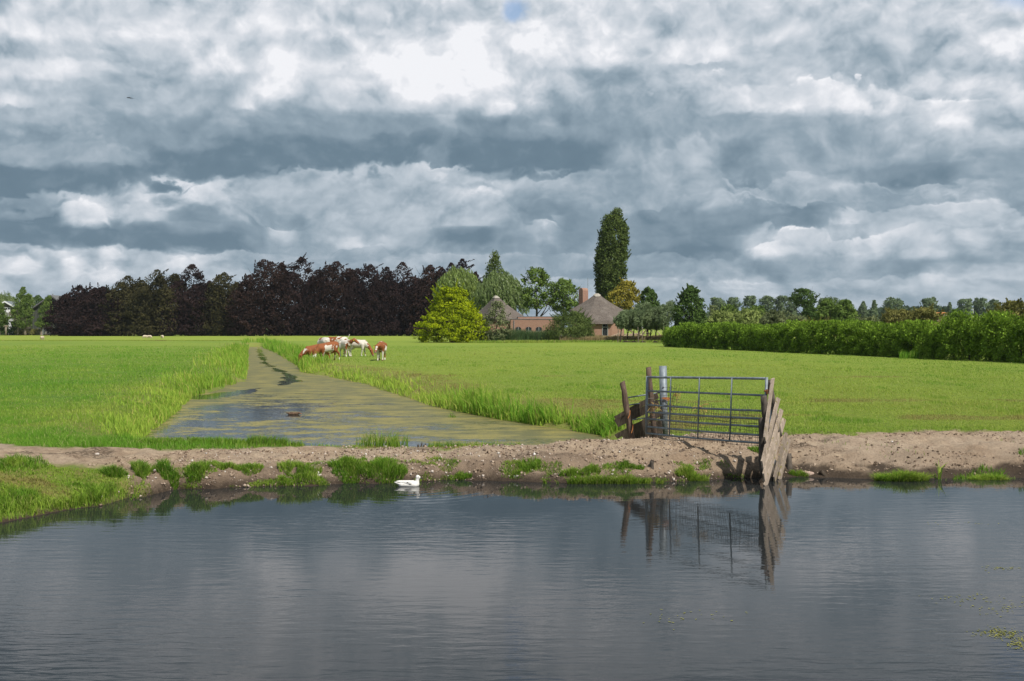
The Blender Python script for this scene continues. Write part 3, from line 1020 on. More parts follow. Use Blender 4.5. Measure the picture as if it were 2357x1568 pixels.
sedge('yellow green sedge lining the left bank of the algae ditch', [
    (((308, 1021), (352, 987), (400, 951), (434, 918)), 6500, .32, .10, .34, .85),
    (((290, 1015), (330, 985), (380, 950), (420, 915)), 3500, .7, .08, .24, .75),
    (((436, 914), (492, 897), (545, 884)), 2600, .6, .3, .6, .65),
    (((560, 878), (566, 858), (568, 830), (569, 805)), 5000, .9, .3, .78, .45),
    (((545, 878), (545, 850), (548, 815)), 2200, 1.2, .2, .50, .75),
], 101)
sedge('tall green sedge along the right bank of the algae ditch', [
    (((592, 794), (604, 800), (640, 815), (672, 832)), 4200, 1.0, .4, .95, .30),
    (((672, 832), (690, 845), (700, 857)), 2200, .9, .4, .9, .35),
    (((695, 857), (760, 868), (850, 886), (930, 912), (1000, 936)), 3400, .45, .12, .36, .80),
    (((1000, 936), (1060, 945), (1150, 966)), 1700, .38, .12, .40, .75),
    (((1062, 944), (1100, 953), (1165, 968)), 800, .26, .4, .75, .30),
    (((1165, 968), (1230, 978), (1300, 990)), 1500, .32, .12, .38, .70),
    (((1200, 975), (1240, 980), (1262, 985)), 350, .25, .45, .75, .25),
    (((1270, 985), (1340, 996), (1395, 1004)), 1300, .30, .15, .42, .60),
    (((1390, 1000), (1405, 1006)), 420, .25, .15, .40, .55),
], 202)


def bank_grass():
    rng = np.random.default_rng(8)
    V, T = [], []
    # left grassy bank between the path and the canal
    n = 85000
    X = rng.uniform(-13, -5.7, n)
    Y = rng.uniform(13, 17.4, n)
    z = terrain(X, Y)
    front = np.interp(X, [-80, -9, -7.4, -6.4], [16.45, 16.45, 16.6, 16.4])
    nz = fbm(X * 1.1, Y * 1.1, 17, 4)
    k = (z > .005) & (Y < front + .35 * nz) & (nz > -1.25) & (Y < 17.3 - (X + 9) * .2)
    X, Y, z, nz = X[k], Y[k], z[k], nz[k]
    h = (.045 + .085 * np.clip(nz + .2, 0, 1.4)) * rng.uniform(.5, 1.5, len(X))
    low = sstep(z, .25, .05)
    h = h * (1 + .5 * low)
    V.append(blades(rng, np.stack([X, Y, z - .01], -1), h, .010 * rng.uniform(.6, 1.4, len(X)), .7, .5, (-.05, -.1)))
    T.append(.45 - .35 * nz + .40 * low + .45 * (rng.random(len(X)) - .5) + .8 * sstep(fbm(X * 1.6, Y * 2.2, 87, 3), .1, .7) * (1 - low))
    # fringe behind the dam, on the ditch side
    for (u0, u1, v, nn, hh, tn) in ((310, 420, 1027, 900, .12, .3), (430, 700, 1036, 3000, .12, .35), (570, 660, 1040, 1500, .18, .15), (985, 1200, 1030, 2800, .14, .35), (820, 940, 1044, 260, .30, .3), (840, 915, 1044, 220, .34, .35), (1180, 1260, 1024, 500, .10, .4)):
        u = rng.uniform(u0, u1, nn)
        yy = np.interp(u, [300, 500, 700, 1000, 1200, 1400], [19.0, 19.4, 19.7, 19.75, 19.9, 20.1]) + rng.normal(0, .12, nn)
        xx = (u - CX) / F * yy
        zz = terrain(xx, yy)
        V.append(blades(rng, np.stack([xx, yy, zz - .01], -1), hh * rng.uniform(.5, 1.5, nn), .010 * rng.uniform(.6, 1.4, nn), .5, .4))
        T.append(tn + .2 * rng.random(nn))
    # grass returning at the right hand bank
    n = 16000
    X = rng.uniform(7.6, 12.5, n)
    Y = rng.uniform(17.6, 19.6, n)
    nz = fbm(X * 1.3, Y * 1.3, 27, 4)
    k = (Y < 17.6 + (X - 7.6) * .62) & (nz > -.15)
    X, Y, nz = X[k], Y[k], nz[k]
    V.append(blades(rng, np.stack([X, Y, terrain(X, Y) - .01], -1), .11 * rng.uniform(.5, 1.5, len(X)), .010 * rng.uniform(.6, 1.4, len(X)), .6, .4))
    T.append(.25 + .3 * nz)
    # ragged growth clinging to the eroded face and the waterline
    n = 60000
    X = rng.uniform(-6.6, 4.2, n)
    Y = np.interp(X, SHORE[:, 0], SHORE[:, 1]) + rng.uniform(-.05, 1.0, n)
    z = terrain(X, Y)
    nz = fbm(X * 1.5, Y * 2.6, 47, 4) + .5 * sstep(z, .12, .02)
    k = (z > .0) & (z < .30) & (nz > .42)
    X, Y, z, nz = X[k], Y[k], z[k], nz[k]
    V.append(blades(rng, np.stack([X, Y, z - .01], -1), (.035 + .06 * np.clip(nz - .42, 0, 1)) * rng.uniform(.5, 1.6, len(X)), .009 * rng.uniform(.6, 1.4, len(X)), .8, .5, (0, -.1)))
    T.append(.45 + .7 * (rng.random(len(X)) - .5) + .4 * sstep(fbm(X * 2, Y * 2, 48, 3), 0, .7))
    # sparse stems trodden into the path
    n = 1500
    X = rng.uniform(-11, 10, n)
    Y = rng.uniform(16.2, 20.3, n)
    nz = fbm(X * .7, Y * .7, 37, 3)
    z = terrain(X, Y)
    k = (nz > .35) & (z > .2)
    X, Y, z = X[k], Y[k], z[k]
    V.append(blades(rng, np.stack([X, Y, z], -1), .05 * rng.uniform(.5, 1.5, len(X)), .010 * np.ones(len(X)), .8, .4))
    T.append(np.full(len(X), .4))
    o = link('bank_grass', blade_mesh('bank_grass', np.concatenate(V), np.concatenate(T)), M_TUFT)
    tag(o, 'ragged grass on the canal bank in front of the earth path', 'grass', kind='stuff')


bank_grass()


def tuft(u, v, ru, rv, hgt, n, tone, label, cat='grass tuft', mat=None, dz=0.0, water=False, name='grass_tuft', w=.010, lean=.75):
    """clump of splayed blades on the bank at a picture position (found on the terrain)"""
    if water:
        x, y = wpt(u, v)
    else:                       # walk the line of sight down to the ground
        for Y in np.arange(14.5, 21, .03):
            p = at(u, v, Y)
            if p.z <= gz(p.x, p.y):
                break
        x, y = p.x, p.y
    rng = np.random.default_rng(int(u * 7 + v))
    if not water and hgt < .25 and ru < 100:
        n, ru, rv, hgt = int(n * 2.3), ru * 1.42, rv * 1.15, hgt * .88
    rx = ru / F * y
    ry = max(rv / F * y * 1.1, .06)
    a = rng.random(n) * 2 * np.pi
    r = rng.random(n) ** .6
    px, py = x + rx * r * np.cos(a), y + ry * r * np.sin(a)
    keep = fbm(px * 4.5, py * 4.5, 19, 3) + .9 * (1 - r) > (-9 if water else -.05)
    px, py, a, r = px[keep], py[keep], a[keep], r[keep]
    n = len(px)
    pz = np.maximum(terrain(px, py), -.05 if water else -.02) - .01
    h = hgt * (1 + .35 * vnoise(px * 6, py * 6, 23)) * (1.15 - .5 * r) * rng.uniform(.55, 1.3, n)
    base = np.stack([px, py, pz], -1)
    vv = blades(rng, base, h, w * rng.uniform(.6, 1.4, n), lean * .6, .5, (0, 0))
    out = np.stack([np.cos(a) * r * lean * .5 * h, np.sin(a) * r * lean * .5 * h - .1 * h, 0 * h], -1)
    vv[:, 2] += out * .4
    vv[:, 3] += out * .4
    vv[:, 4] += out
    org = np.array([x, y, float(pz.mean())])
    me = blade_mesh(name, vv - org, tone + .1 + .7 * (rng.random(n) - .5) + .25 * vnoise(px * 5, py * 5, 3))
    o = link(name, me, mat or M_TUFT)
    o.location = org
    tag(o, label, cat, 'grass tufts on the canal bank')


for a in [
    (262, 1092, 22, 14, .15, 500, .25, 'small dark grass hump at the end of the left grassy bank'),
    (325, 1090, 17, 26, .20, 700, .30, 'narrow grass tuft left of the muddy gap in the bank'),
    (395, 1092, 30, 26, .22, 900, .22, 'big green grass tuft just right of the muddy gap in the bank'),
    (448, 1088, 24, 24, .20, 700, .30, 'grass tuft touching the right side of the big green tuft'),
    (520, 1078, 24, 14, .13, 450, .40, 'flat grass tuft high on the bank, left of the pair above the stones'),
    (572, 1082, 24, 20, .15, 500, .35, 'grass tuft overhanging bare brown earth left of the stony gap'),
    (690, 1080, 36, 22, .15, 700, .45, 'wide yellow green grass tuft left of the duck, highest of three'),
    (712, 1104, 32, 9, .11, 380, .50, 'low grass tuft at the waterline below the wide yellow green tuft'),
    (655, 1112, 14, 5, .10, 200, .45, 'tiny grass tuft at the waterline left of the low tuft'),
    (805, 1080, 34, 22, .16, 800, .35, 'grass tuft on the bank left of the dark hollow'),
    (880, 1084, 40, 28, .20, 1100, .30, 'largest grass tuft, directly behind the white duck'),
    (795, 1108, 22, 6, .11, 260, .20, 'dark little tuft at the water below the hollow'),
    (1060, 1102, 18, 8, .13, 320, .30, 'lone tuft at the waterline right of the white duck'),
    (1228, 1078, 24, 14, .16, 450, .28, 'rounded tuft standing high on the bare bank, middle of the dam'),
    (1190, 1098, 16, 8, .10, 200, .50, 'small leafy tuft at the water under the rounded tuft'),
    (1322, 1092, 26, 12, .15, 420, .40, 'tuft rising behind the long waterside grass strip'),
    (1365, 1088, 18, 10, .12, 260, .55, 'broad leaved pale tuft behind the waterside grass strip'),
    (1440, 1074, 16, 9, .11, 260, .22, 'dark tuft on the bare slope below the old wooden posts'),
    (1470, 1080, 9, 6, .09, 130, .22, 'smallest tuft on the bare slope, beside the rusty stake'),
    (1582, 1098, 22, 12, .15, 380, .55, 'bright tuft left of the plank shadows'),
    (1615, 1112, 20, 4, .18, 160, .60, 'thin upright tuft in the water left of the plank shadows'),
    (1750, 1040, 20, 14, .14, 350, .22, 'dark grass patch under the right end of the gate'),
    (1840, 1096, 16, 6, .11, 240, .50, 'short grass at the foot of the planks, right side'),
]:
    tuft(*a)
tuft(1400, 1116, 150, 6, .17, 3600, .62, 'long bright grass strip growing in the water below the gate', w=.012)
tuft(2075, 1106, 58, 12, .26, 2600, .62, 'large bright sedge clump standing in the canal at right', 'sedge clump', M_SEDGE, water=True, name='sedge_clump', w=.013, lean=1.0)
tuft(2275, 1104, 46, 9, .17, 1500, .60, 'smaller bright sedge clump in the canal near the right edge', 'sedge clump', M_SEDGE, water=True, name='sedge_clump', w=.012, lean=.9)
tuft(2160, 1103, 5, 3, .32, 9, .55, 'few lone reed leaves leaning right between the two sedge clumps', 'reed', M_SEDGE, water=True, name='reed_shoot', w=.022, lean=.8)
tuft(1040, 962, 10, 4, .34, 30, .4, 'isolated sprig of sedge growing out of the algae near the right bank', 'sedge clump', M_SEDGE, water=True, name='sedge_clump', w=.02)


def gravel():
    """pebbles on the face of the bank: too many to count"""
    rng = np.random.default_rng(12)
    mb = MB()
    ico = [(0, 0, 1), (1, 0, 0), (0, 1, 0), (-1, 0, 0), (0, -1, 0), (0, 0, -1)]
    fc = [(0, 1, 2), (0, 2, 3), (0, 3, 4), (0, 4, 1), (5, 2, 1), (5, 3, 2), (5, 4, 3), (5, 1, 4)]
    cnt = 0
    while cnt < 3600:
        x = rng.uniform(-11, 11) if rng.random() < .4 else rng.uniform(-6, 3.6)
        y0 = np.interp(x, SHORE[:, 0], SHORE[:, 1])
        y = y0 + rng.random() ** 1.6 * 2.4
        if x > 5 and rng.random() < .8:
            continue
        if x < -6.4 and (y < 16.4 or rng.random() < .5):
            continue
        z = gz(x, y)
        if z < .0:
            continue
        r = .008 + .030 * rng.random() ** 3.0
        if rng.random() < .02:
            r *= 1.6
        s = rng.uniform(.7, 1.3, 3)
        q = Matrix.Rotation(rng.random() * 6, 3, Vector(rng.normal(0, 1, 3)).normalized())
        mb.add([Vector((x, y, z + r * .2)) + q @ Vector((p[0] * r * s[0], p[1] * r * s[1], p[2] * r * s[2] * .7)) for p in ico], fc)
        cnt += 1
    m, t, out = mat_new('pebbles')
    rnd = t.new('ShaderNodeNewGeometry').outputs['Random Per Island']
    principled(t, out, t.ramp(rnd, [(0, (.11, .08, .06)), (.4, (.23, .165, .12)), (.75, (.34, .26, .20)), (.95, (.46, .40, .35)), (1, (.60, .57, .53))]), .8, .3)
    o = mb.build('gravel', m, None, True)
    tag(o, 'pale pebbles scattered over the eroded canal bank', 'gravel', kind='stuff')


gravel()

def clods():
    """dry crumbs of trodden earth on the path"""
    rng = np.random.default_rng(14)
    mb = MB()
    ico = [(0, 0, 1), (1, 0, 0), (0, 1, 0), (-1, 0, 0), (0, -1, 0), (0, 0, -1)]
    fc = [(0, 1, 2), (0, 2, 3), (0, 3, 4), (0, 4, 1), (5, 2, 1), (5, 3, 2), (5, 4, 3), (5, 1, 4)]
    X = rng.uniform(-11, 12, 9000)
    Yc_ = np.interp(X, SHORE[:, 0], SHORE[:, 1])
    Y = Yc_ + rng.uniform(.1, 3.0, len(X))
    back = np.interp(X, [-80, -20, -9.8, -6, -4, 0, 2, 4.3, 5.2, 7.5, 9.5, 20, 60], [18, 18.2, 18.55, 18.75, 19.3, 19.5, 20.0, 20.2, 20.65, 20.8, 21.3, 22, 20])
    cl = fbm(X * 1.1, Y * 1.6, 63, 3)
    Z = terrain(X, Y)
    k = (Y < back - .1) & (Z > .04) & ~((X < -6.2) & (Y < 16.5)) & (cl > -.2)
    for x, y, z in zip(X[k], Y[k], Z[k]):
        r = .010 + .026 * rng.random() ** 2.5
        q = Matrix.Rotation(rng.random() * 6, 3, Vector(rng.normal(0, 1, 3)).normalized())
        c = Vector((x, y, z + r * .1))
        mb.add([c + q @ Vector((p[0] * r * rng.uniform(.6, 1.5), p[1] * r * rng.uniform(.6, 1.5), p[2] * r * .8)) for p in ico], fc)
    m, t, out = mat_new('earth_crumbs')
    rnd = t.new('ShaderNodeNewGeometry').outputs['Random Per Island']
    principled(t, out, t.ramp(rnd, [(0, (.07, .05, .035)), (.35, (.16, .115, .08)), (.8, (.30, .225, .165)), (1, (.38, .30, .23))]), .95, .1)
    o = mb.build('earth_clods', m)
    tag(o, 'brown crumbs of dry earth strewn over the trodden path', 'earth', kind='stuff')


clods()

# ------------------------------------------------------------------ trees
def unit(a):
    return a / np.maximum(np.linalg.norm(a, axis=-1, keepdims=True), 1e-9)


def leaf_cards(rng, pos, axis, length, width, spread=.6, normal=None):
    """leaf sprays: rhombic faces along axis with random tilt -> (N,4,3)"""
    n = len(pos)
    ax = unit(axis + rng.normal(0, 1, (n, 3)) * spread)
    nr = rng.normal(0, 1, (n, 3)) if normal is None else normal + rng.normal(0, 1, (n, 3)) * .7
    sd = unit(np.cross(ax, nr))
    L = (length * rng.uniform(.6, 1.4, n))[:, None]
    W = (width * rng.uniform(.6, 1.4, n))[:, None]
    a = pos - ax * L * .5
    b = pos + ax * L * .5
    fold = unit(np.cross(ax, sd)) * W * .15
    return np.stack([a, pos + sd * W * .5 + fold, b, pos - sd * W * .5 + fold], 1)


def blob_cards(rng, centers, radii, n_each, length, width, flat=.75, axis=(0, 0, 0.3), spread=.9, shell=.55):
    P, N = [], []
    for c, r in zip(centers, radii):
        n = max(3, int(n_each * rng.uniform(.7, 1.3)))
        d = unit(rng.normal(0, 1, (n, 3)))
        rr = r * (shell + (1 - shell) * rng.random(n)) * rng.uniform(.75, 1.12, n)
        P.append(np.asarray(c) + d * rr[:, None] * np.array([1, 1, flat]))
        N.append(d)
    P, N = np.concatenate(P), np.concatenate(N)
    A = np.cross(N, rng.normal(0, 1, N.shape)) + np.array(axis)
    return leaf_cards(rng, P, A, length, width, spread * .5, N * 1.1 + np.array([0, 0, .75]))


def profile_blobs(rng, z0, z1, prof, nb, rb, lean=(0, 0), inner=.35):
    """cluster centres through a crown volume described by its radius over height"""
    C, R = [], []
    ts = np.array([p[0] for p in prof])
    ws = np.array([p[1] for p in prof])
    pdf = np.interp(np.linspace(0, 1, 100), ts, ws) + .05
    cdf = np.cumsum(pdf)
    cdf = cdf / cdf[-1]
    for i in range(nb):
        t = float(np.interp(rng.random(), cdf, np.linspace(0, 1, 100)))
        w = float(np.interp(t, ts, ws))
        a = rng.random() * 2 * math.pi
        r = w * (inner + (1 - inner) * math.sqrt(rng.random()))
        q = rng.uniform(rb[0], rb[1])
        r = max(r - q * .5, 0)
        z = z0 + (z1 - z0) * t
        C.append((r * math.cos(a) + lean[0] * t * t, r * math.sin(a) + lean[1] * t * t, min(z, z1 - q * .6)))
        R.append(q)
    return C, R


M_BARK = plain_mat('tree_bark', (.035, .028, .022), (.085, .068, .052), 9, .9, .1, 0, .5, .03, (1, 1, .3))
M_BARKP = plain_mat('pale_bark', (.12, .10, .08), (.24, .20, .15), 9, .9, .1, 0, .5, .03, (1, 1, .3))


def tree(name, label, cat, u, vb, Y, crown_verts, H, trunk_r, mat, limbs=5, lean=(0, 0), group=None, bark=None, trunk_top=.6, loc=None, seed=0, spread=.25):
    if loc is None:
        x = (u - CX) / F * Y
        loc = (x, Y, gz(x, Y))
    root = thing(name, label, cat, loc, 0, group)
    cv = np.asarray(crown_verts).reshape(-1, 3)
    link('crown', np_mesh('crown', cv, 4), mat, root)
    rng = random.Random(seed + int(u * 13 + Y))
    mb = MB()
    tz = H * trunk_top
    pts = [Vector((lean[0] * t * t + rng.uniform(-1, 1) * .02 * H * t, lean[1] * t * t, -.2 + tz * t)) for t in (0, .12, .35, .65, 1)]
    mb.tube(pts, [trunk_r * 1.35, trunk_r, trunk_r * .85, trunk_r * .6, trunk_r * .22], 8)
    for i in range(limbs):
        t = rng.uniform(.3, .9)
        p = pts[0].lerp(pts[-1], t)
        p = Vector((lean[0] * t * t, lean[1] * t * t, -.2 + tz * t))
        a = rng.random() * 6.28
        d = Vector((math.cos(a), math.sin(a), rng.uniform(.5, 1.2))).normalized()
        L = H * spread * rng.uniform(.6, 1.2)
        q = p + d * L * .5 + Vector((0, 0, .04 * L))
        r0 = trunk_r * (1 - t * .75) * .55
        mb.tube([p, q, q + (d + Vector((lean[0] / H, 0, .5))).normalized() * L * .5], [r0, r0 * .6, r0 * .2], 6)
    mb.build('trunk', bark or M_BARK, root, True)
    return root


def filler(rng, prof, z0, z1, W, lean, n, length, width, axis, hole=-.28):
    """sprays filling the gaps between clusters, thinned by noise so that holes stay"""
    t = rng.random(n)
    a = rng.random(n) * 2 * np.pi
    w = np.interp(t, [p[0] for p in prof], [p[1] for p in prof]) * W
    w = w * (1 + .22 * fbm(a * 1.6 + 10, t * 4, int(W * 100) % 97, 3))
    r = w * np.sqrt(rng.uniform(.25, 1, n)) * .97
    P = np.stack([r * np.cos(a) + lean[0] * t * t, r * np.sin(a) + lean[1] * t * t, z0 + (z1 - z0) * t], -1)
    k = fbm(P[:, 0] * 3.2 / W, (P[:, 2] + P[:, 1] * .7) * 3.2 / W, 13, 3) > hole
    P, a = P[k], a[k]
    N = np.stack([np.cos(a), np.sin(a), 0 * a + .5], -1)
    A = np.cross(N, rng.normal(0, 1, N.shape)) + np.array(axis)
    return leaf_cards(rng, P, A, length, width, .5, N * 1.1 + np.array([0, 0, .5]))


NTH = ['first', 'second', 'third', 'fourth', 'fifth', 'sixth', 'seventh', 'eighth', 'ninth', 'tenth', 'eleventh', 'twelfth', 'thirteenth', 'fourteenth', 'fifteenth', 'sixteenth', 'seventeenth', 'eighteenth']

M_BEECH = leaf_mat('copper_beech_leaves', (.0090, .0070, .0078), (.050, .032, .030), .55, .20, 0, .16)
M_BEECHG = leaf_mat('greenish_beech_leaves', (.013, .015, .008), (.078, .070, .030), .55, .20, 0, .16)
M_BEECHR = leaf_mat('reddish_beech_leaves', (.011, .0078, .0078), (.060, .037, .031), .55, .20, 0, .16)

BEECHES = [  # u, width, top v, kind, look
    (176, 84, 655, 0, 'low wide'), (230, 80, 657, 0, 'dark'), (288, 92, 632, 1, 'greenish brown'), (356, 96, 617, 1, 'greenest'),
    (436, 96, 604, 0, 'nearly black'), (510, 88, 624, 1, 'shorter brown green'), (600, 104, 594, 2, 'reddish'), (688, 104, 588, 0, 'tall dark'),
    (768, 98, 598, 2, 'reddish brown'), (846, 94, 605, 0, 'dark purple'), (920, 92, 600, 0, 'open crowned'), (984, 84, 607, 2, 'brown'), (1058, 76, 592, 0, 'tallest, behind the willow')]
for i, (u, w, top, kind, look) in enumerate(BEECHES):
    rng = np.random.default_rng(300 + i)
    Y = 275 + (12 if i == 12 else 0) + rng.uniform(-4, 4)
    s = Y / F
    H = (HZ - top) * s + 2.2
    W = w * s * .80
    prof = [(0, .92), (.08, 1.02), (.35, 1.05), (.55, .98), (.72, .80 + rng.uniform(-.1, .08)), (.86, .52 + rng.uniform(-.12, .08)), (.95, .26), (1, .08)]
    H = H * 1.03
    lobes = [(0, 0, 1.0, .66)]
    for b in (rng.random() * 6.28 + np.arange(5) * 1.2566):
        lobes.append((.50 * W * math.cos(b), .50 * W * math.sin(b), rng.uniform(.66, .97), rng.uniform(.50, .66)))
    cv = []
    for lx, ly, hf, wf in lobes:
        C, R = profile_blobs(rng, .5, H * .95 * hf, [(t, k * W * wf) for t, k in prof], 34, (.9, 1.8), (.8, 0), .40)
        b1 = blob_cards(rng, C, R, 95, .50, .32, .62, (.25, 0, .25), .8)
        b2 = filler(rng, prof, .4, H * .95 * hf, W * wf, (.8, 0), 2300, .50, .32, (.25, 0, .25), -.55)
        cv += [b1 + np.array([lx, ly, 0]), b2 + np.array([lx, ly, 0])]
    # wind-combed leading shoots above the crown
    P, A = [], []
    for k in range(80):
        lx, ly, hf, wf = lobes[k % 6]
        a = rng.random() * 2 * np.pi
        t = rng.uniform(.5, .98)
        rr = float(np.interp(t, [p[0] for p in prof], [p[1] for p in prof])) * W * wf * rng.uniform(.5, 1.02)
        p0 = np.array([lx + rr * math.cos(a) + .8 * t * t, ly + rr * math.sin(a), .6 + (H * .93 * hf - .6) * t])
        d = unit(np.array([math.cos(a) * .7 + .55, math.sin(a) * .7, rng.uniform(.35, 1.1)]))
        L = rng.uniform(1.0, 2.6)
        n = int(L * 11)
        tt = rng.random(n)
        P.append(p0 + d * (tt * L)[:, None] + np.array([.22, 0, 0]) * ((tt * L) ** 2 * .25)[:, None] + rng.normal(0, .16, (n, 3)) * (1.15 - tt)[:, None])
        A.append(np.repeat(d[None] + np.array([[.4, 0, -.1]]), n, 0))
    cv.append(leaf_cards(rng, np.concatenate(P), np.concatenate(A), .55, .30, .4))
    lb = {12: 'tallest copper beech, at the right end of the row behind the weeping willow'}.get(i, f'{look} copper beech, {NTH[i]} from the left in the long dark row')
    tree('copper_beech', lb, 'tree', u, 0, Y, np.concatenate(cv), H, .42, (M_BEECH, M_BEECHG, M_BEECHR)[kind], 9, (1.0, 0), 'copper beeches in the long row', None, .75, spread=.3)


def willow(name, label, u0, u1, top, bot, Y, mat, seed, n_str=420):
    rng = np.random.default_rng(seed)
    s = Y / F
    H = (HZ - top) * s + 2.2
    W = (u1 - u0) * s * .5
    zb = (HZ - bot) * s + 2.2
    P, A = [], []
    doms = [(0, 0, 1.0, 1.0)] + [(.52 * W * math.cos(b), .52 * W * math.sin(b), rng.uniform(.42, .6), rng.uniform(.62, .93)) for b in np.linspace(0, 5.6, 8) + rng.random()]
    doms[0] = (0, 0, .62, 1.0)
    for k in range(int(n_str * 2.2)):
        ox, oy, rf, hf = doms[rng.integers(len(doms))]
        a = rng.random() * 2 * np.pi
        rd = W * rf
        r = rd * math.sqrt(rng.random()) * .98
        ht = zb + (H - zb) * hf
        z = ht - (H - zb) * .38 * (r / rd) ** 2.4 - rng.random() ** 2 * 1.6
        L = rng.uniform(.3, .9) * min(5.5, max(z - .4, .5))
        n = int(L * 9) + 4
        tt = rng.random(n)
        out = np.array([math.cos(a), math.sin(a), 0])
        P.append(np.array([ox + r * math.cos(a), oy + r * math.sin(a), z]) + out * (np.sqrt(tt) * .7)[:, None] + np.array([.6, 0, 0]) * (tt ** 2)[:, None] - np.array([0, 0, 1]) * (tt * L)[:, None] + rng.normal(0, .10, (n, 3)))
        A.append(np.repeat(np.array([[.2, 0, -1.0]]), n, 0) + out * .25 * (1 - tt)[:, None])
    cv = leaf_cards(rng, np.concatenate(P), np.concatenate(A), .62, .13, .25)
    C, R = profile_blobs(rng, zb * .6, H * .95, [(0, W * .6), (.5, W * .85), (.85, W * .6), (1, W * .1)], 40, (.9, 1.5))
    cv = np.concatenate([cv, blob_cards(rng, C, R, 40, .6, .25, .8, (0, 0, -1), .6)])
    return tree(name, label, 'tree', (u0 + u1) / 2, 0, Y, cv, H, .4, mat, 7, (0, 0), None, None, .8)


M_WIL1 = leaf_mat('bright_willow_leaves', (.090, .150, .032), (.300, .380, .100), .55, .3, .02, .5)
M_WIL2 = leaf_mat('grey_willow_leaves', (.075, .125, .036), (.240, .310, .105), .55, .3, .02, .5)
willow('weeping_willow', 'bright weeping willow with drooping strands behind the yellow green tree', 1002, 1098, 611, 700, 212, M_WIL1, 41)
willow('weeping_willow', 'broad grey green weeping willow behind the left thatched roof', 1092, 1206, 618, 710, 205, M_WIL2, 42, 520)
willow('weeping_willow', 'dull weeping willow beyond the far left house', -20, 44, 670, 720, 330, M_WIL2, 43, 300)


def roundtree(name, label, u0, u1, top, bot, Y, mat, seed, nb=60, rb=(.12, .22), nc=60, card=.40, cw=.28, prof=None, lean=0.0, axis=(0, 0, .3), spikes=0, trunk=.22, cat='tree', flat=.75, bark=None, inner=.3, group=None, vground=None, limbs=6, spread=.25, fill=.6):
    rng = np.random.default_rng(seed)
    s = Y / F
    card, cw, nc = card * .74, cw * .74, int(nc * 1.55)
    H = (HZ - top) * s + 2.2
    W = (u1 - u0) * s * .64
    zb = max((HZ - bot) * s + 2.2, .1)
    prof = prof or [(0, .55), (.25, .95), (.5, 1.0), (.75, .75), (.92, .42), (1, .12)]
    C, R = profile_blobs(rng, zb, H, [(t, k * W) for t, k in prof], nb, (rb[0] * W, rb[1] * W), (lean * W, 0), inner)
    cv = [blob_cards(rng, C, R, nc, card, cw, flat, axis, .8)]
    if fill:
        cv.append(filler(rng, prof, zb, H * .97, W, (lean * W, 0), int(nb * nc * fill), card, cw, axis))
    P, A = [], []
    for k in range(spikes):
        a = rng.random() * 2 * np.pi
        t = rng.uniform(.3, 1)
        rr = float(np.interp(t, [p[0] for p in prof], [p[1] for p in prof])) * W * rng.uniform(.6, 1.0)
        p0 = np.array([rr * math.cos(a) + lean * W * t * t, rr * math.sin(a), zb + (H * .94 - zb) * t])
        d = unit(np.array([math.cos(a) * .6 + lean * .4, math.sin(a) * .6, rng.uniform(.4, 1.2)]))
        L = W * rng.uniform(.15, .38)
        n = int(L / card * 9) + 3
        tt = rng.random(n)
        P.append(p0 + d * (tt * L)[:, None] + rng.normal(0, card * .35, (n, 3)) * (1.1 - tt)[:, None])
        A.append(np.repeat(d[None], n, 0))
    if P:
        cv.append(leaf_cards(rng, np.concatenate(P), np.concatenate(A), card, cw * .8, .5))
    return tree(name, label, cat, (u0 + u1) / 2, 0, Y, np.concatenate(cv), H, trunk, mat, limbs, (lean * W * .5, 0), group, bark, .7, None, seed, spread)


def LM(name, d, l, **k):
    return leaf_mat(name, d, l, **k)


M_YEL = LM('yellow_green_leaves', (.090, .140, .006), (.460, .530, .018), var=.45, trans=.35, gloss=0, nscale=.55)
M_MID = LM('mid_green_leaves', (.050, .095, .020), (.190, .265, .060), gloss=0, nscale=.5)
M_DRK = LM('dark_green_leaves', (.024, .050, .014), (.105, .165, .042), gloss=0, nscale=.5)
M_OLV = LM('olive_leaves', (.120, .110, .018), (.400, .340, .060), nscale=.5)
M_SIL = LM('silver_willow_leaves', (.080, .125, .055), (.260, .315, .165), trans=.3, nscale=.6)
M_GRY = LM('grey_green_leaves', (.075, .100, .045), (.240, .265, .125), nscale=.6)
M_BSH = LM('bush_leaves', (.036, .066, .018), (.165, .210, .062), nscale=.8)
M_POP = LM('poplar_leaves', (.028, .052, .014), (.150, .195, .055), gloss=0, nscale=.45)
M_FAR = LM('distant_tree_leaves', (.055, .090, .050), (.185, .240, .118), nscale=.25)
M_HED = LM('hedge_leaves', (.018, .048, .007), (.275, .425, .050), var=.5, gloss=0, nscale=1.3)
M_BRN = LM('brownish_shrub_leaves', (.075, .082, .022), (.250, .235, .075), nscale=.7)
M_ORC = LM('orchard_leaves', (.110, .155, .040), (.360, .420, .135), nscale=.7)

roundtree('maple_tree', 'glowing yellow green tree with a broad crown down to the field edge', 968, 1114, 657, 784, 155, M_YEL, 51, 130, (.10, .20), 110, .33, .27,
          [(0, .82), (.18, 1.0), (.36, .86), (.55, .60), (.75, .46), (.92, .32), (1, .14)], 0, (0, 0, .1), 46, .25, flat=.5, inner=.55, fill=.4)
roundtree('willow_bush', 'grey green willow shrub in front of the left thatched house', 1112, 1172, 690, 782, 157, M_GRY, 52, 46, (.16, .3), 42, .42, .20,
          [(0, .8), (.2, 1.0), (.5, .9), (.8, .6), (1, .25)], .15, (0, 0, -.4), 16, .12)
roundtree('lombardy_poplar', 'small pointed poplar top behind the grey green willow', 1116, 1158, 582, 700, 240, M_POP, 53, 70, (.28, .5), 44, .6, .3,
          [(0, .9), (.4, 1.0), (.7, .75), (.9, .42), (1, .1)], .15, (.1, 0, 1), 14, .3, flat=1.3)
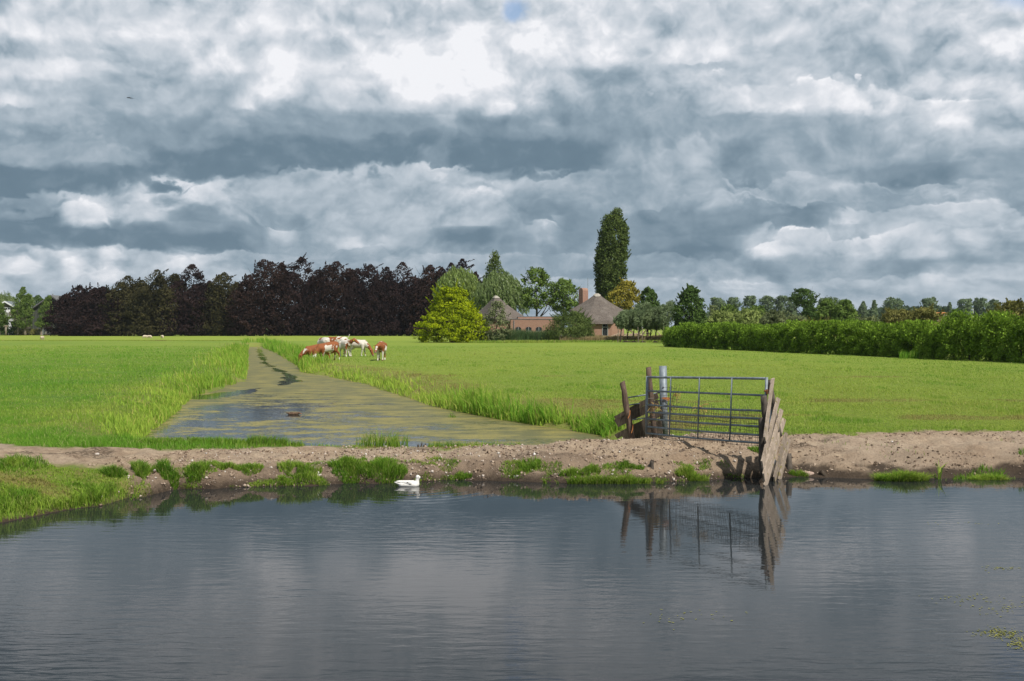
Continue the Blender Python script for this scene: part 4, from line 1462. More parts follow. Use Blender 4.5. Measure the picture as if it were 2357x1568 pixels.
roundtree('walnut_tree', 'airy light green tree with forked trunks, left of the chimney house pair', 1202, 1270, 614, 712, 190, M_MID, 54, 44, (.18, .32), 46, .5, .36,
          [(0, .5), (.2, .9), (.5, 1.0), (.75, .8), (.92, .55), (1, .2)], -.1, (0, 0, .2), 22, .28, inner=.5, limbs=10, spread=.45)
roundtree('walnut_tree', 'round green tree with bent trunk beside the brick chimney', 1262, 1332, 640, 716, 192, M_MID, 55, 46, (.18, .32), 46, .5, .36,
          [(0, .6), (.25, 1.0), (.5, .95), (.75, .75), (1, .2)], 0, (0, 0, .2), 18, .28, inner=.4, limbs=10, spread=.45)
roundtree('lombardy_poplar', 'very tall dark lombardy poplar towering behind the right thatched house', 1374, 1434, 484, 690, 195, M_POP, 56, 330, (.15, .30), 46, .58, .30,
          [(0, .80), (.12, .86), (.3, .98), (.45, 1.0), (.62, .96), (.78, .86), (.9, .66), (.97, .42), (1, .25)], .34, (.25, 0, 1), 130, .55, flat=1.6, inner=.62, fill=.22, spread=.06)
roundtree('birch_tree', 'olive yellow tree with one long bare branch at the foot of the tall poplar', 1402, 1466, 644, 722, 183, M_OLV, 57, 60, (.16, .3), 50, .48, .3,
          [(0, .8), (.3, 1.0), (.6, .9), (.85, .55), (1, .3)], .22, (0, 0, -.3), 20, .22, bark=M_BARKP, inner=.4)
roundtree('alder_tree', 'dark green pointed tree behind the windswept willow row', 1458, 1522, 660, 760, 172, M_DRK, 58, 70, (.14, .26), 52, .46, .30,
          [(0, .8), (.3, 1.0), (.55, .85), (.8, .5), (1, .15)], 0, (0, 0, .6), 36, .22)
roundtree('alder_tree', 'dark rounded tree at the left end of the long hedge', 1553, 1618, 657, 762, 140, M_DRK, 59, 84, (.13, .25), 56, .40, .26,
          [(0, .85), (.25, 1.0), (.5, .95), (.75, .65), (.92, .4), (1, .15)], .1, (0, 0, .5), 40, .2)
roundtree('broom_bush', 'big dome of dark fine leaved bush in front of the right thatched house', 1266, 1360, 717, 784, 154, M_BSH, 60, 130, (.12, .22), 60, .34, .12,
          [(0, .95), (.2, 1.0), (.5, .93), (.75, .72), (.92, .42), (1, .2)], .05, (0, 0, 1), 60, .12, cat='bush', fill=1.1)
roundtree('dead_tree', 'thin pale tree with bare branches right of the dark rounded tree', 1626, 1656, 700, 745, 175, M_GRY, 61, 14, (.2, .35), 26, .4, .2,
          None, 0, (0, 0, .3), 6, .14, bark=M_BARKP, limbs=9, spread=.5)

for i, (u, w, top, lean) in enumerate([(1421, 36, 716, .55), (1437, 30, 716, .6), (1450, 46, 704, .7), (1462, 46, 698, .8), (1489, 44, 708, .6), (1502, 44, 703, .7), (1520, 52, 694, .75)]):
    roundtree('young_willow', f'{NTH[i]} windswept silver willow from the left in the staked row', u + 7 - w * .40, u + 7 + w * .40, top, 757, 149 + (i % 3) * 1.2, M_SIL, 70 + i, 44, (.16, .3), 40, .62, .12,
              [(0, .35), (.2, .75), (.5, 1.0), (.75, .75), (1, .25)], lean, (.8, 0, 1), 60, .11, flat=1.3, group='windswept willows in the staked row', limbs=5)

# ---- far left farmyard trees
for i, (u, w, top, lean, Y, lb) in enumerate([
        (-2, 30, 695, .2, 292, 'pollard willow cut by the left edge of the picture, before the gabled house'),
        (42, 38, 657, .5, 292, 'tallest pollard willow with a pointed windblown top'),
        (58, 34, 676, .4, 291, 'broad pollard willow just right of the tallest one'),
        (95, 22, 735, .1, 291, 'smallest pollard willow, low and dark before the barn'),
        (106, 34, 680, .3, 292, 'slender pollard willow at the edge of the dark beech row')]):
    roundtree('pollard_willow', lb, u - w / 2, u + w / 2, top, 752, Y, M_MID, 90 + i, 46, (.22, .42), 40, .55, .3,
              [(0, .5), (.2, .95), (.5, .9), (.75, .55), (.92, .28), (1, .12)], lean, (.4, 0, .8), 20, .34, group='pollard willows of the far left farmyard', bark=M_BARKP, limbs=4)
roundtree('oak_tree', 'dark green round tree top beyond the dark barn', 70, 106, 677, 760, 345, M_DRK, 96, 40, (.2, .35), 40, .7, .45)
roundtree('ash_tree', 'pale green tree top peeping between the pollards and the barn', 52, 80, 674, 750, 338, M_WIL2, 97, 30, (.2, .35), 34, .7, .35)
roundtree('shrub', 'dark bush beneath the gabled house at the far left', -14, 40, 738, 772, 296, M_DRK, 98, 40, (.14, .25), 40, .5, .35, [(0, .95), (.5, 1), (.85, .7), (1, .4)], cat='bush', trunk=.1)
roundtree('shrub', 'low olive shrub row in front of the dark barn', 42, 88, 757, 772, 295, M_BRN, 99, 36, (.08, .14), 36, .45, .3, [(0, 1), (.7, 1), (1, .7)], cat='bush', trunk=.08)

# ---- right background: shrubs, orchard and the far row
RB = [
    # name, label, u0,u1,top,bot,Y,mat
    ('fruit_tree', 'pale leafy shrub mass above the left end of the hedge', 1625, 1700, 716, 760, 150, M_ORC),
    ('fruit_tree', 'light green shrub right of the pale shrub mass, above the hedge', 1690, 1760, 714, 760, 148, M_ORC),
    ('fruit_tree', 'greyish shrub below the tall bare stemmed pine', 1752, 1815, 716, 765, 140, M_GRY),
    ('fruit_tree', 'dull olive shrub under the bare stemmed pine, right side', 1805, 1862, 726, 765, 135, M_GRY),
    ('lime_tree', 'bright green tree right of the bare stemmed pine', 1878, 1930, 688, 760, 190, M_MID),
    ('lime_tree', 'fuller green tree right of the bright green one', 1918, 1970, 690, 760, 186, M_MID),
    ('fruit_tree', 'brownish shrub just above the middle of the hedge', 1830, 1920, 736, 775, 112, M_BRN),
    ('fruit_tree', 'grey green orchard tree left of the broad brown copse', 1960, 2040, 730, 775, 105, M_GRY),
    ('fruit_tree', 'broad brown green copse rising above the hedge', 2025, 2110, 712, 775, 105, M_BRN),
    ('fruit_tree', 'second half of the brown green copse, right and slightly taller', 2085, 2172, 708, 775, 102, M_BRN),
    ('fruit_tree', 'pale orchard tree below the distant orange ridge roof', 2160, 2235, 732, 780, 92, M_ORC),
    ('fruit_tree', 'pale yellowish orchard tree under the lamp post', 2225, 2300, 730, 780, 88, M_ORC),
    ('elder_tree', 'dark brown green tree cut by the right edge of the picture', 2282, 2392, 692, 775, 84, M_BRN),
    ('lime_tree', 'small rounded green tree in front of the far row, left part', 1655, 1700, 702, 755, 230, M_MID),
    ('lime_tree', 'round mid green tree between two far poplars', 1716, 1770, 704, 755, 235, M_MID),
    ('conifer', 'dark narrow conifer top beside the fuller green tree', 1846, 1880, 700, 760, 205, M_DRK),
]
for i, (nm, lb, u0, u1, top, bot, Y, mt) in enumerate(RB):
    roundtree(nm, lb, u0, u1, top, bot, Y, mt, 120 + i, 60, (.14, .28), 46, .0030 * Y if Y > 120 else .34, .0018 * Y if Y > 120 else .18,
              [(0, .9), (.3, 1.0), (.6, .85), (.85, .55), (1, .25)], 0, (0, 0, .6), 40, .12, cat='tree' if 'shrub' not in lb else 'shrub', inner=.4)
# tall pine with bare stems
roundtree('pine_tree', 'tall pine with bare forked stems and flat dark crown', 1826, 1876, 663, 706, 215, M_DRK, 150, 26, (.22, .36), 56, .55, .32,
          [(0, .5), (.3, .9), (.6, 1.0), (.85, .8), (1, .4)], -.15, (0, 0, .2), 12, .22, flat=.6, inner=.5, limbs=10, spread=.45)

FARP = [(1650, 34, 684, 0), (1687, 32, 683, 0), (1725, 34, 681, 0), (1763, 34, 681, 0), (1797, 38, 681, 0), (1823, 26, 683, 0), (1906, 50, 683, 0), (1942, 40, 690, 0), (1986, 26, 692, 1), (2011, 24, 691, 1), (2052, 48, 684, 0), (2138, 38, 684, 0), (2185, 20, 696, 1), (2219, 34, 687, 0), (2256, 36, 686, 0), (2286, 30, 689, 0)]
for i, (u, w, top, kind) in enumerate(FARP):
    pr = [(0, .3), (.12, .55), (.35, .85), (.65, 1.0), (.85, .95), (1, .6)] if kind == 0 else [(0, .6), (.3, 1.0), (.6, .75), (.85, .4), (1, .12)]
    roundtree('far_poplar', f'{NTH[i]} tree from the left in the distant line of poplars' + (', pointed' if kind else ''), u - w * .42, u + w * .42, top, 748, 520 + (i * 37 % 30), M_FAR, 170 + i, 40, (.22, .4), 40, 1.3, .8, pr, .1, (.1, 0, .8), 10, .4, group='trees in the distant poplar line')


def band(name, label, cat, u0, u1, v0, v1, Y0, Y1, mat, n, card, seed, kind='stuff', rough=6):
    rng = np.random.default_rng(seed)
    u = rng.uniform(u0, u1, n)
    Y = rng.uniform(Y0, Y1, n)
    x = (u - CX) / F * Y
    top = (HZ - v0) * Y / F + 2.2
    hh = top * (.72 + .22 * fbm(x / rough / 3, x * 0 + 2, seed, 3) + .12 * vnoise(x / rough * 2, x * 0 + 5, seed + 4))
    z = hh * np.sqrt(rng.random(n))
    P = np.stack([x, Y, z + .3], -1)
    cv = leaf_cards(rng, P, np.repeat([[0, 0, .5]], n, 0), card, card * .7, .9)
    o = link(name, np_mesh(name, cv.reshape(-1, 3), 4), mat)
    tag(o, label, cat, kind=kind)


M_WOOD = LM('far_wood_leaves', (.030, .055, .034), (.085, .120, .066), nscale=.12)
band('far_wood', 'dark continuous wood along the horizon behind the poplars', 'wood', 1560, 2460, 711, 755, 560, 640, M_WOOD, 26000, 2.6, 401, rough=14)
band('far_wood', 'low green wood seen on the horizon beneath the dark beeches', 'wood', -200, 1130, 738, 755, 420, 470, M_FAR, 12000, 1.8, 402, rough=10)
band('undergrowth', 'dark ivy undergrowth between the trunks of the copper beeches', 'undergrowth', 120, 1000, 757, 772, 284, 292, M_BEECHG, 7000, .6, 403, rough=4)


# ---- hedge
def hedge():
    rng = np.random.default_rng(55)
    a, b = np.array([18.4, 118.0]), np.array([34.8, 54.0])
    L = np.linalg.norm(b - a)
    d = (b - a) / L
    nrm = np.array([-d[1], d[0]])
    C, R = [], []
    s = 0
    while s < L:
        big = 1.25 if s > L - 17 else 1.0
        lump = float(vnoise(np.array([s * .55]), np.array([3.0]), 5)[0]) + .5 * float(vnoise(np.array([s * 1.4]), np.array([8.0]), 6)[0])
        hh = (2.45 + .26 * lump + rng.normal(0, .08)) * big
        for k in range(15):
            t = rng.random()
            z = -.05 + (hh - .35) * t
            off = rng.uniform(-.75, .75) * (1.05 - .3 * t + .34 * lump) * big
            p = a + d * (s + rng.uniform(-.4, .4)) + nrm * off
            C.append((p[0] - a[0], p[1] - a[1], z))
            R.append(rng.uniform(.32, .62) * big)
        s += .75
    cv = [blob_cards(rng, C, R, 115, .155, .105, .9, (0, 0, .5), .9)]
    # upright shoots along the top and face
    n = 16000
    ss = rng.random(n) * L
    hh = (2.3 + .26 * (vnoise(ss * .55, ss * 0 + 3.0, 5) + .5 * vnoise(ss * 1.4, ss * 0 + 8.0, 6))) * np.where(ss > L - 17, 1.25, 1.0)
    P = np.stack([a[0] + d[0] * ss + nrm[0] * rng.uniform(-.6, .6, n) - a[0], d[1] * ss + nrm[1] * rng.uniform(-.6, .6, n), hh + rng.uniform(-.5, .4, n)], -1)
    cv.append(leaf_cards(rng, P, np.repeat([[0, 0, 1.0]], n, 0), .20, .10, .5))
    root = thing('hedge', 'long dense glossy green hedge along the right edge of the field', 'hedge', (a[0], a[1], .45))
    link('foliage', np_mesh('foliage', np.concatenate(cv).reshape(-1, 3), 4), M_HED, root)
    rr = random.Random(5)
    s = .5
    while s < L:
        p = a + d * s - a
        x, y = float(p[0]), float(p[1])
        mb = MB()
        mb.tube([(x, y, -.1), (x + rr.uniform(-.1, .1), y + rr.uniform(-.1, .1), .8), (x + rr.uniform(-.3, .3), y + rr.uniform(-.3, .3), 1.7)], [.06, .045, .02], 6)
        mb.build('stem', M_BARK, root)
        s += 1.6


hedge()


def clump_band(name, label, cat, u0, u1, v, Y, dY, n, h0, h1, mat, seed, w=.06, tone=.4):
    rng = np.random.default_rng(seed)
    u = rng.uniform(u0, u1, n)
    y = Y + rng.uniform(-dY, dY, n)
    x = (u - CX) / F * y
    cl = fbm(x * .25, y * .3, seed, 3)
    h = rng.uniform(h0, h1, n) * (1 + .25 * cl)
    v_ = blades(rng, np.stack([x, y, terrain(x, y)], -1), h, w * rng.uniform(.6, 1.4, n), .3, .5, (.18, 0))
    o = link(name, blade_mesh(name, v_, tone + .3 * cl), mat)
    tag(o, label, cat, kind='stuff')


clump_band('reed_bed', 'dark green reed bed in front of the brick annex', 'reeds', 1072, 1285, 0, 158, 1.6, 9000, 1.0, 2.1, M_REED, 501)
clump_band('reed_bed', 'low reeds at the foot of the long hedge', 'reeds', 2070, 2170, 0, 72.5, 1.0, 900, .3, .9, M_SEDGE, 502, .04)
clump_band('dry_grass', 'tan dry grass strip in front of the right thatched house', 'grass', 1290, 1548, 0, 154, 4.0, 26000, .55, 1.15, M_DRY, 503, .07)
clump_band('rough_grass', 'green rough grass along the field edge before the dry strip', 'grass', 1080, 1548, 0, 150, 1.5, 7000, .15, .45, M_GRASS, 504, .08, .6)
clump_band('rough_grass', 'dry rough grass along the ditch in front of the sheep pasture', 'grass', -60, 560, 0, 171, 2.0, 14000, .05, .17, M_GRASS, 505, .08, .9)

# ------------------------------------------------------------------ buildings
def brick_mat():
    m, t, out = mat_new('brick')
    co = t.new('ShaderNodeTexCoord').outputs['Object']
    x, y, z = t.sep(co)
    v = t.xyz(t.m('ADD', x, y), z, 0)
    b = t.new('ShaderNodeTexBrick')
    t.put(b.inputs['Vector'], v)
    b.inputs['Color1'].default_value = (.235, .105, .070, 1)
    b.inputs['Color2'].default_value = (.320, .155, .105, 1)
    b.inputs['Mortar'].default_value = (.30, .24, .19, 1)
    b.inputs['Scale'].default_value = 1
    b.inputs['Brick Width'].default_value = .22
    b.inputs['Row Height'].default_value = .065
    b.inputs['Mortar Size'].default_value = .010
    n = t.noise(co, 1.2, 5, .6)
    col = t.mix(t.m('MULTIPLY', t.smooth(n, .4, .7), .35), b.outputs[0], (.36, .22, .16))
    principled(t, out, col, .9, .15)
    return m


M_BRICK = brick_mat()


def thatch_mat():
    m, t, out = mat_new('thatch')
    co = t.new('ShaderNodeTexCoord').outputs['Object']
    n = t.noise(t.vm('MULTIPLY', co, (1, 1, .22)), 9, 6, .65)
    n2 = t.noise(co, 1.1, 4, .6)
    n3 = t.noise(t.vm('MULTIPLY', co, (.25, .25, 1.6)), 6, 4, .6)
    col = t.mix(t.smooth(n, .3, .7), (.072, .060, .053), (.160, .135, .116))
    col = t.mix(t.m('MULTIPLY', t.smooth(n2, .45, .7), .35), col, (.22, .195, .17))
    col = t.mix(t.m('MULTIPLY', t.smooth(n3, .55, .7), .3), col, (.09, .07, .06))
    principled(t, out, col, .95, .08, 0, bump(t, n, .8, .06))
    return m


M_THATCH = thatch_mat()
M_RIDGE = plain_mat('roof_cap_mortar', (.26, .235, .20), (.36, .33, .28), 4, .9, .1)
M_GLASS = plain_mat('dark_window_glass', (.012, .014, .016), (.03, .034, .038), 2, .12, .6)
M_FRAME = plain_mat('pale_window_frame', (.34, .35, .34), (.46, .46, .44), 5, .6, .3)
M_WHITE = plain_mat('white_paint', (.62, .63, .64), (.74, .74, .74), 5, .5, .3)
M_DARKF = plain_mat('dark_paint', (.02, .02, .02), (.045, .045, .045), 5, .5, .3)
M_ZINC = plain_mat('zinc', (.22, .24, .26), (.36, .38, .40), 5, .45, .4, .5)
M_GALV = plain_mat('galvanised_steel', (.13, .155, .175), (.24, .27, .295), 14, .55, .3, .25, .15, .002, (1, 1, .5))


def roof_shell(name, apex, rim, thick, parent, mat, cap=None, sub=10):
    """thatched roof: smooth fan from a short crown to the rim points, closed underside"""
    apex = Vector(apex)
    n = len(rim)
    per = 6
    R = []
    for i in range(n):
        a, b = Vector(rim[i]), Vector(rim[(i + 1) % n])
        for k in range(per):
            R.append(a.lerp(b, k / per))
    m = len(R)
    vs, fs = [], []
    for j in range(sub + 1):
        t = .06 + .94 * j / sub
        for p in R:
            q = apex.lerp(p, t)
            q.z -= .22 * math.sin(math.pi * t)           # slight sag
            vs.append(tuple(q))
    for j in range(sub):
        for k in range(m):
            fs.append((j * m + k, j * m + (k + 1) % m, (j + 1) * m + (k + 1) % m, (j + 1) * m + k))
    b = len(vs)
    for p in R:
        q = apex.lerp(p, .965)
        vs.append((q.x, q.y, p.z - thick))
    e = sub * m
    for k in range(m):
        fs.append((e + k, e + (k + 1) % m, b + (k + 1) % m, b + k))
    fs.append(tuple(range(b, b + m))[::-1])
    fs.append(tuple(range(0, m))[::-1])
    mb = MB()
    mb.add(vs, fs)
    o = mb.build(name, mat, parent, True)
    # pale crown cap
    cp = MB()
    ring, top = [], []
    for k in range(m):
        q = apex.lerp(R[k], .14)
        ring.append((q.x, q.y, q.z + .02))
        q2 = apex.lerp(R[k], .05)
        top.append((q2.x, q2.y, q2.z + .05))
    cp.add(ring + top + [(apex.x, apex.y, apex.lerp(R[0], .05).z + .10)], [(k, (k + 1) % m, m + (k + 1) % m, m + k) for k in range(m)] + [(m + k, m + (k + 1) % m, 2 * m) for k in range(m)])
    cp.build('roof_cap', M_RIDGE, o, True)
    return o


def house_right():
    Y = 166.0
    c = at(1375, 785, Y)
    base = Vector((c.x, Y, gz(c.x, Y)))
    root = thing('thatched_house', 'right brick house with dark thatched roof and tall arched chimney', 'house', base)
    L = lambda u, v, YY: at(u, v, YY) - base
    apex = L(1374, 674, 168)
    rim = [L(1350, 741, 162.5), L(1411, 741, 162.5), L(1441, 716, 168), L(1412, 716, 175), L(1340, 716, 175), L(1309, 714, 168)]
    roof_shell('roof', apex, rim, .35, root, M_THATCH)
    w = MB()
    e0, e1 = L(1356, 741, 163.2), L(1408, 741, 163.2)
    z1 = e0.z + .1
    s0, s1 = L(1316, 741, 168), L(1436, 741, 168)
    zs = L(1316, 716, 168).z - .1
    ring = [(e0.x, e0.y), (e1.x, e1.y), (s1.x, s1.y), (e1.x + .5, e1.y + 10.5), (e0.x - .5, e0.y + 10.5), (s0.x, s0.y)]
    tops = [z1, z1, zs, zs, zs, zs]
    n = len(ring)
    w.add([(p[0], p[1], -.3) for p in ring] + [(p[0], p[1], t) for p, t in zip(ring, tops)], [(k, (k + 1) % n, n + (k + 1) % n, n + k) for k in range(n)])
    w.build('wall', M_BRICK, root)
    # tall narrow window
    wx0, wx1 = L(1386, 745, 163.15).x, L(1399.5, 745, 163.15).x
    wy = e0.y - .03
    zt, zb = L(0, 744, 163.2).z, L(0, 774, 163.2).z
    f = MB()
    t = .07
    f.box((wx0, wy - .05, zb), (wx0 + t, wy + .03, zt))
    f.box((wx1 - t, wy - .05, zb), (wx1, wy + .03, zt))
    f.box((wx0 + t, wy - .05, zb), (wx1 - t, wy + .03, zb + t))
    zm = zb + (zt - zb) * .68
    f.box((wx0 + t, wy - .05, zm), (wx1 - t, wy + .03, zm + t))
    win = f.build('window', M_FRAME, root)
    g = MB()
    g.box((wx0 + t, wy - .01, zb + t), (wx1 - t, wy + .028, zm))
    g.box((wx0 + t, wy - .01, zm + t), (wx1 - t, wy + .028, zt))
    g.build('pane', M_GLASS, win)
    # chimney with rounded top
    ch = MB()
    cc = L(1343, 690, 171)
    w2, d2 = .52, .62
    zb_, zt_ = L(0, 705, 171).z - .6, L(0, 663, 171).z
    prof = [(-w2, zb_), (w2, zb_), (w2, zt_ - w2)] + [(w2 * math.cos(a), zt_ - w2 + w2 * math.sin(a)) for a in np.linspace(0, math.pi, 10)[1:-1]] + [(-w2, zt_ - w2)]
    k = len(prof)
    M = Matrix.Translation((cc.x, cc.y, 0)) @ Matrix.Rotation(math.radians(-52), 4, 'Z')
    ch.add([M @ Vector((p[0], -d2, p[1])) for p in prof] + [M @ Vector((p[0], d2, p[1])) for p in prof], [tuple(range(k)), tuple(range(k, 2 * k))[::-1]] + [(i, k + i, k + (i + 1) % k, (i + 1) % k) for i in range(k)])
    ch.build('chimney', M_BRICK, root)
    ms = MB()
    p0, p1 = L(1353, 700, 171.5), L(1353, 640, 171.5)
    ms.tube([p0, p1], .035, 6)
    ms.build('mast', M_ZINC, root)


def arch_panel(mb, x0, x1, z0, z1, y, y2):
    """segmental arched opening shape between depths y and y2"""
    n = 8
    rise = (x1 - x0) * .18
    pr = [(x0, z0), (x1, z0)] + [(x1 + (x0 - x1) * k / n, z1 - rise + rise * math.sin(math.pi * k / n)) for k in range(n + 1)]
    k = len(pr)
    mb.add([(p[0], y, p[1]) for p in pr] + [(p[0], y2, p[1]) for p in pr], [tuple(range(k)), tuple(range(k, 2 * k))[::-1]] + [(i, k + i, k + (i + 1) % k, (i + 1) % k) for i in range(k)])


def house_left():
    Y = 170.0
    c = at(1150, 785, Y)
    base = Vector((c.x, Y, gz(c.x, Y)))
    root = thing('thatched_house', 'left thatched house with pyramid roof half hidden by the yellow green tree', 'house', base)
    L = lambda u, v, YY: at(u, v, YY) - base
    apex = L(1141, 679, 173)
    rim = [L(1122, 735, 166), L(1216, 734, 169), L(1200, 730, 180), L(1088, 728, 178)]
    roof_shell('roof', apex, rim, .35, root, M_THATCH)
    w = MB()
    r2 = [Vector((apex.x, apex.y, 0)).lerp(Vector((p.x, p.y, 0)), .90) for p in rim]
    zt = rim[0].z - .2
    w.add([(p.x, p.y, -.3) for p in r2] + [(p.x, p.y, zt) for p in r2], [(k, (k + 1) % 4, 4 + (k + 1) % 4, 4 + k) for k in range(4)])
    w.build('wall', M_BRICK, root)
    # annex
    Ya = 165.0
    an = at(1175, 785, Ya)
    ax1 = at(1290, 785, Ya)
    b2 = Vector((an.x, Ya, gz(an.x, Ya)))
    r = thing('brick_annex', 'flat roofed brick annex with three small arched windows', 'building', b2)
    W = ax1.x - an.x
    L2 = lambda u, v: at(u, v, Ya) - b2
    zt = L2(0, 735).z
    zt2 = L2(0, 729).z
    wl = MB()
    wl.box((0, 0, -.3), (W, 4.0, zt))
    wl.box((L2(1192, 0).x, .6, zt), (W, 4.0, zt2))
    wl.build('wall', M_BRICK, r)
    cp = MB()
    cp.box((-.06, -.06, zt), (W + .06, .55, zt + .07))
    cp.box((L2(1192, 0).x - .05, .56, zt2), (W + .06, 4.06, zt2 + .07))
    cp.build('roof_edge', M_ZINC, r)
    for (u0, u1) in ((1186.5, 1199.5), (1210, 1223.5), (1233.5, 1247)):
        x0, x1 = L2(u0, 0).x, L2(u1, 0).x
        z0, z1 = L2(0, 762).z, L2(0, 752.5).z
        f = MB()
        arch_panel(f, x0 - .07, x1 + .07, z0 - .05, z1 + .07, -.03, .02)
        fr = f.build('window', M_BRICK, r)
        g = MB()
        arch_panel(g, x0, x1, z0, z1, -.045, -.031)
        g.build('pane', M_GLASS, fr)
        b = MB()
        xm = (x0 + x1) / 2
        b.box((xm - .025, -.06, z0), (xm + .025, -.046, z1 - .03))
        b.box((x0, -.06, z0 - .06), (x1, -.046, z0))
        b.build('sash_bar', M_FRAME, fr)
    dp = MB()
    xd = L2(1183, 0).x
    dp.tube([(xd, -.10, 0), (xd, -.10, zt - .15)], .055, 8)
    dp.build('downpipe', M_ZINC, r)
    bx = MB()
    x0 = L2(1191, 0).x
    bx.box((x0, -.75, .5), (x0 + 1.0, -.35, 1.25))
    o = bx.build('utility_box', M_WHITE)
    o.location = b2
    tag(o, 'small white box standing against the brick annex wall', 'box')


house_right()
house_left()


def farm_left():
    Y = 300.0
    b = at(12, 785, Y)
    base = Vector((b.x, Y, gz(b.x, Y)))
    root = thing('gabled_house', 'olive brown gabled house with white eaves at the far left edge', 'house', base)
    L = lambda u, v, YY=Y: at(u, v, YY) - base
    mw = plain_mat('olive_render', (.085, .080, .055), (.125, .115, .082), 3, .9, .1)
    xa, xr = L(13.3, 0).x, L(31, 0).x
    xl = 2 * xa - xr
    za, ze = L(0, 695.5).z, L(0, 705.5).z
    D = 11
    w = MB()
    pr = [(xl, -.3), (xr, -.3), (xr, ze), (xa, za), (xl, ze)]
    w.add([(p[0], 0, p[1]) for p in pr] + [(p[0], D, p[1]) for p in pr], [(0, 1, 2, 3, 4), (9, 8, 7, 6, 5)] + [(i, 5 + i, 5 + (i + 1) % 5, (i + 1) % 5) for i in range(5)])
    w.build('wall', mw, root)
    rf = MB()
    trim = MB()
    for sx, xe in ((-1, xl), (1, xr)):
        dx, dz = (xe - xa), (ze - za)
        xo, zo = xa + dx * 1.14, za + dz * 1.14
        rf.add([(xa, -.6, za + .12), (xo, -.6, zo + .12), (xo, D + .3, zo + .12), (xa, D + .3, za + .12), (xa, -.6, za + .30), (xo, -.6, zo + .30), (xo, D + .3, zo + .30), (xa, D + .3, za + .30)], [(0, 1, 2, 3), (7, 6, 5, 4), (0, 4, 5, 1), (1, 5, 6, 2), (2, 6, 7, 3), (3, 7, 4, 0)])
        trim.add([(xa, -.68, za - .1), (xo, -.68, zo - .1), (xo, -.68, zo + .34), (xa, -.68, za + .34), (xa, -.61, za - .1), (xo, -.61, zo - .1), (xo, -.61, zo + .34), (xa, -.61, za + .34)], [(0, 1, 2, 3), (7, 6, 5, 4), (0, 4, 5, 1), (1, 5, 6, 2), (2, 6, 7, 3), (3, 7, 4, 0)])
    roof = rf.build('roof', plain_mat('slate_tiles', (.10, .12, .13), (.17, .19, .20), 5, .7, .3), root)
    trim.build('bargeboard', M_WHITE, roof)
    f = MB()
    x0, x1, z0, z1 = L(7, 0).x, L(23.5, 0).x, L(0, 719).z, L(0, 708).z
    f.box((x0, -.08, z0), (x1, -.01, z1))
    wn = f.build('window', M_WHITE, root)
    g = MB()
    for k in range(3):
        a = x0 + (x1 - x0) * (.05 + .32 * k)
        g.box((a, -.095, z0 + (z1 - z0) * .55), (a + (x1 - x0) * .26, -.083, z1 - .1))
    g.build('pane', M_GLASS, wn)
    bl = MB()
    zb = L(0, 727).z
    bl.box((x0 - .3, -1.2, zb - .2), (x1 + .2, -.005, zb))
    n = 12
    for k in range(n):
        a = x0 - .3 + (x1 - x0 + .46) * k / (n - 1)
        bl.box((a, -1.2, zb), (a + .04, -1.16, zb + .9))
    bl.box((x0 - .3, -1.22, zb + .9), (x1 + .2, -1.14, zb + .98))
    bl.build('balcony', M_WHITE, root)
    dr = MB()
    dr.box((L(19.5, 0).x, -.06, -.1), (L(31, 0).x - .05, -.006, L(0, 733.5).z))
    dr.build('garage_door', M_WHITE, root)
    # barn
    Yb = 303.0
    b = at(96, 785, Yb)
    base2 = Vector((b.x, Yb, gz(b.x, Yb)))
    r = thing('barn', 'dark ribbed barn with steep roof beside the beech row', 'barn', base2)
    L2 = lambda u, v: at(u, v, Yb) - base2
    mwall, t, out = mat_new('ribbed_dark_cladding')
    co = t.new('ShaderNodeTexCoord').outputs['Object']
    x_ = t.sep(co)[0]
    rib = t.m('SINE', t.m('MULTIPLY', x_, 9.0))
    n = t.noise(co, 1.5, 4, .6)
    principled(t, out, t.mix(n, (.045, .050, .042), (.075, .080, .066)), .8, .2, 0, bump(t, rib, .8, .06))
    xa, xl = L2(119, 0).x, L2(74, 0).x
    za, ze = L2(0, 683).z, L2(0, 714).z
    xr = 2 * xa - xl
    D = 22
    w = MB()
    pr = [(xl, -.3), (xr, -.3), (xr, ze), (xa, za), (xl, ze)]
    w.add([(p[0], 0, p[1]) for p in pr] + [(p[0], D, p[1]) for p in pr], [(0, 1, 2, 3, 4), (9, 8, 7, 6, 5)] + [(i, 5 + i, 5 + (i + 1) % 5, (i + 1) % 5) for i in range(5)])
    w.build('wall', mwall, r)
    rf = MB()
    for xe in (xl, xr):
        dx, dz = xe - xa, ze - za
        xo, zo = xa + dx * 1.08, za + dz * 1.08
        rf.add([(xa, -.9, za + .1), (xo, -.9, zo + .1), (xo, D, zo + .1), (xa, D, za + .1), (xa, -.9, za + .5), (xo, -.9, zo + .5), (xo, D, zo + .5), (xa, D, za + .5)], [(0, 1, 2, 3), (7, 6, 5, 4), (0, 4, 5, 1), (1, 5, 6, 2), (2, 6, 7, 3), (3, 7, 4, 0)])
    rf.build('roof', plain_mat('grey_roof_sheet', (.085, .085, .085), (.15, .15, .15), 4, .7, .3), r)
    fl = MB()
    xf = L2(118, 0).x
    fl.tube([(xf, 1.0, za - .3), (xf, 1.0, za + .9)], .22, 10)
    fl.build('flue_pipe', M_ZINC, r)


farm_left()


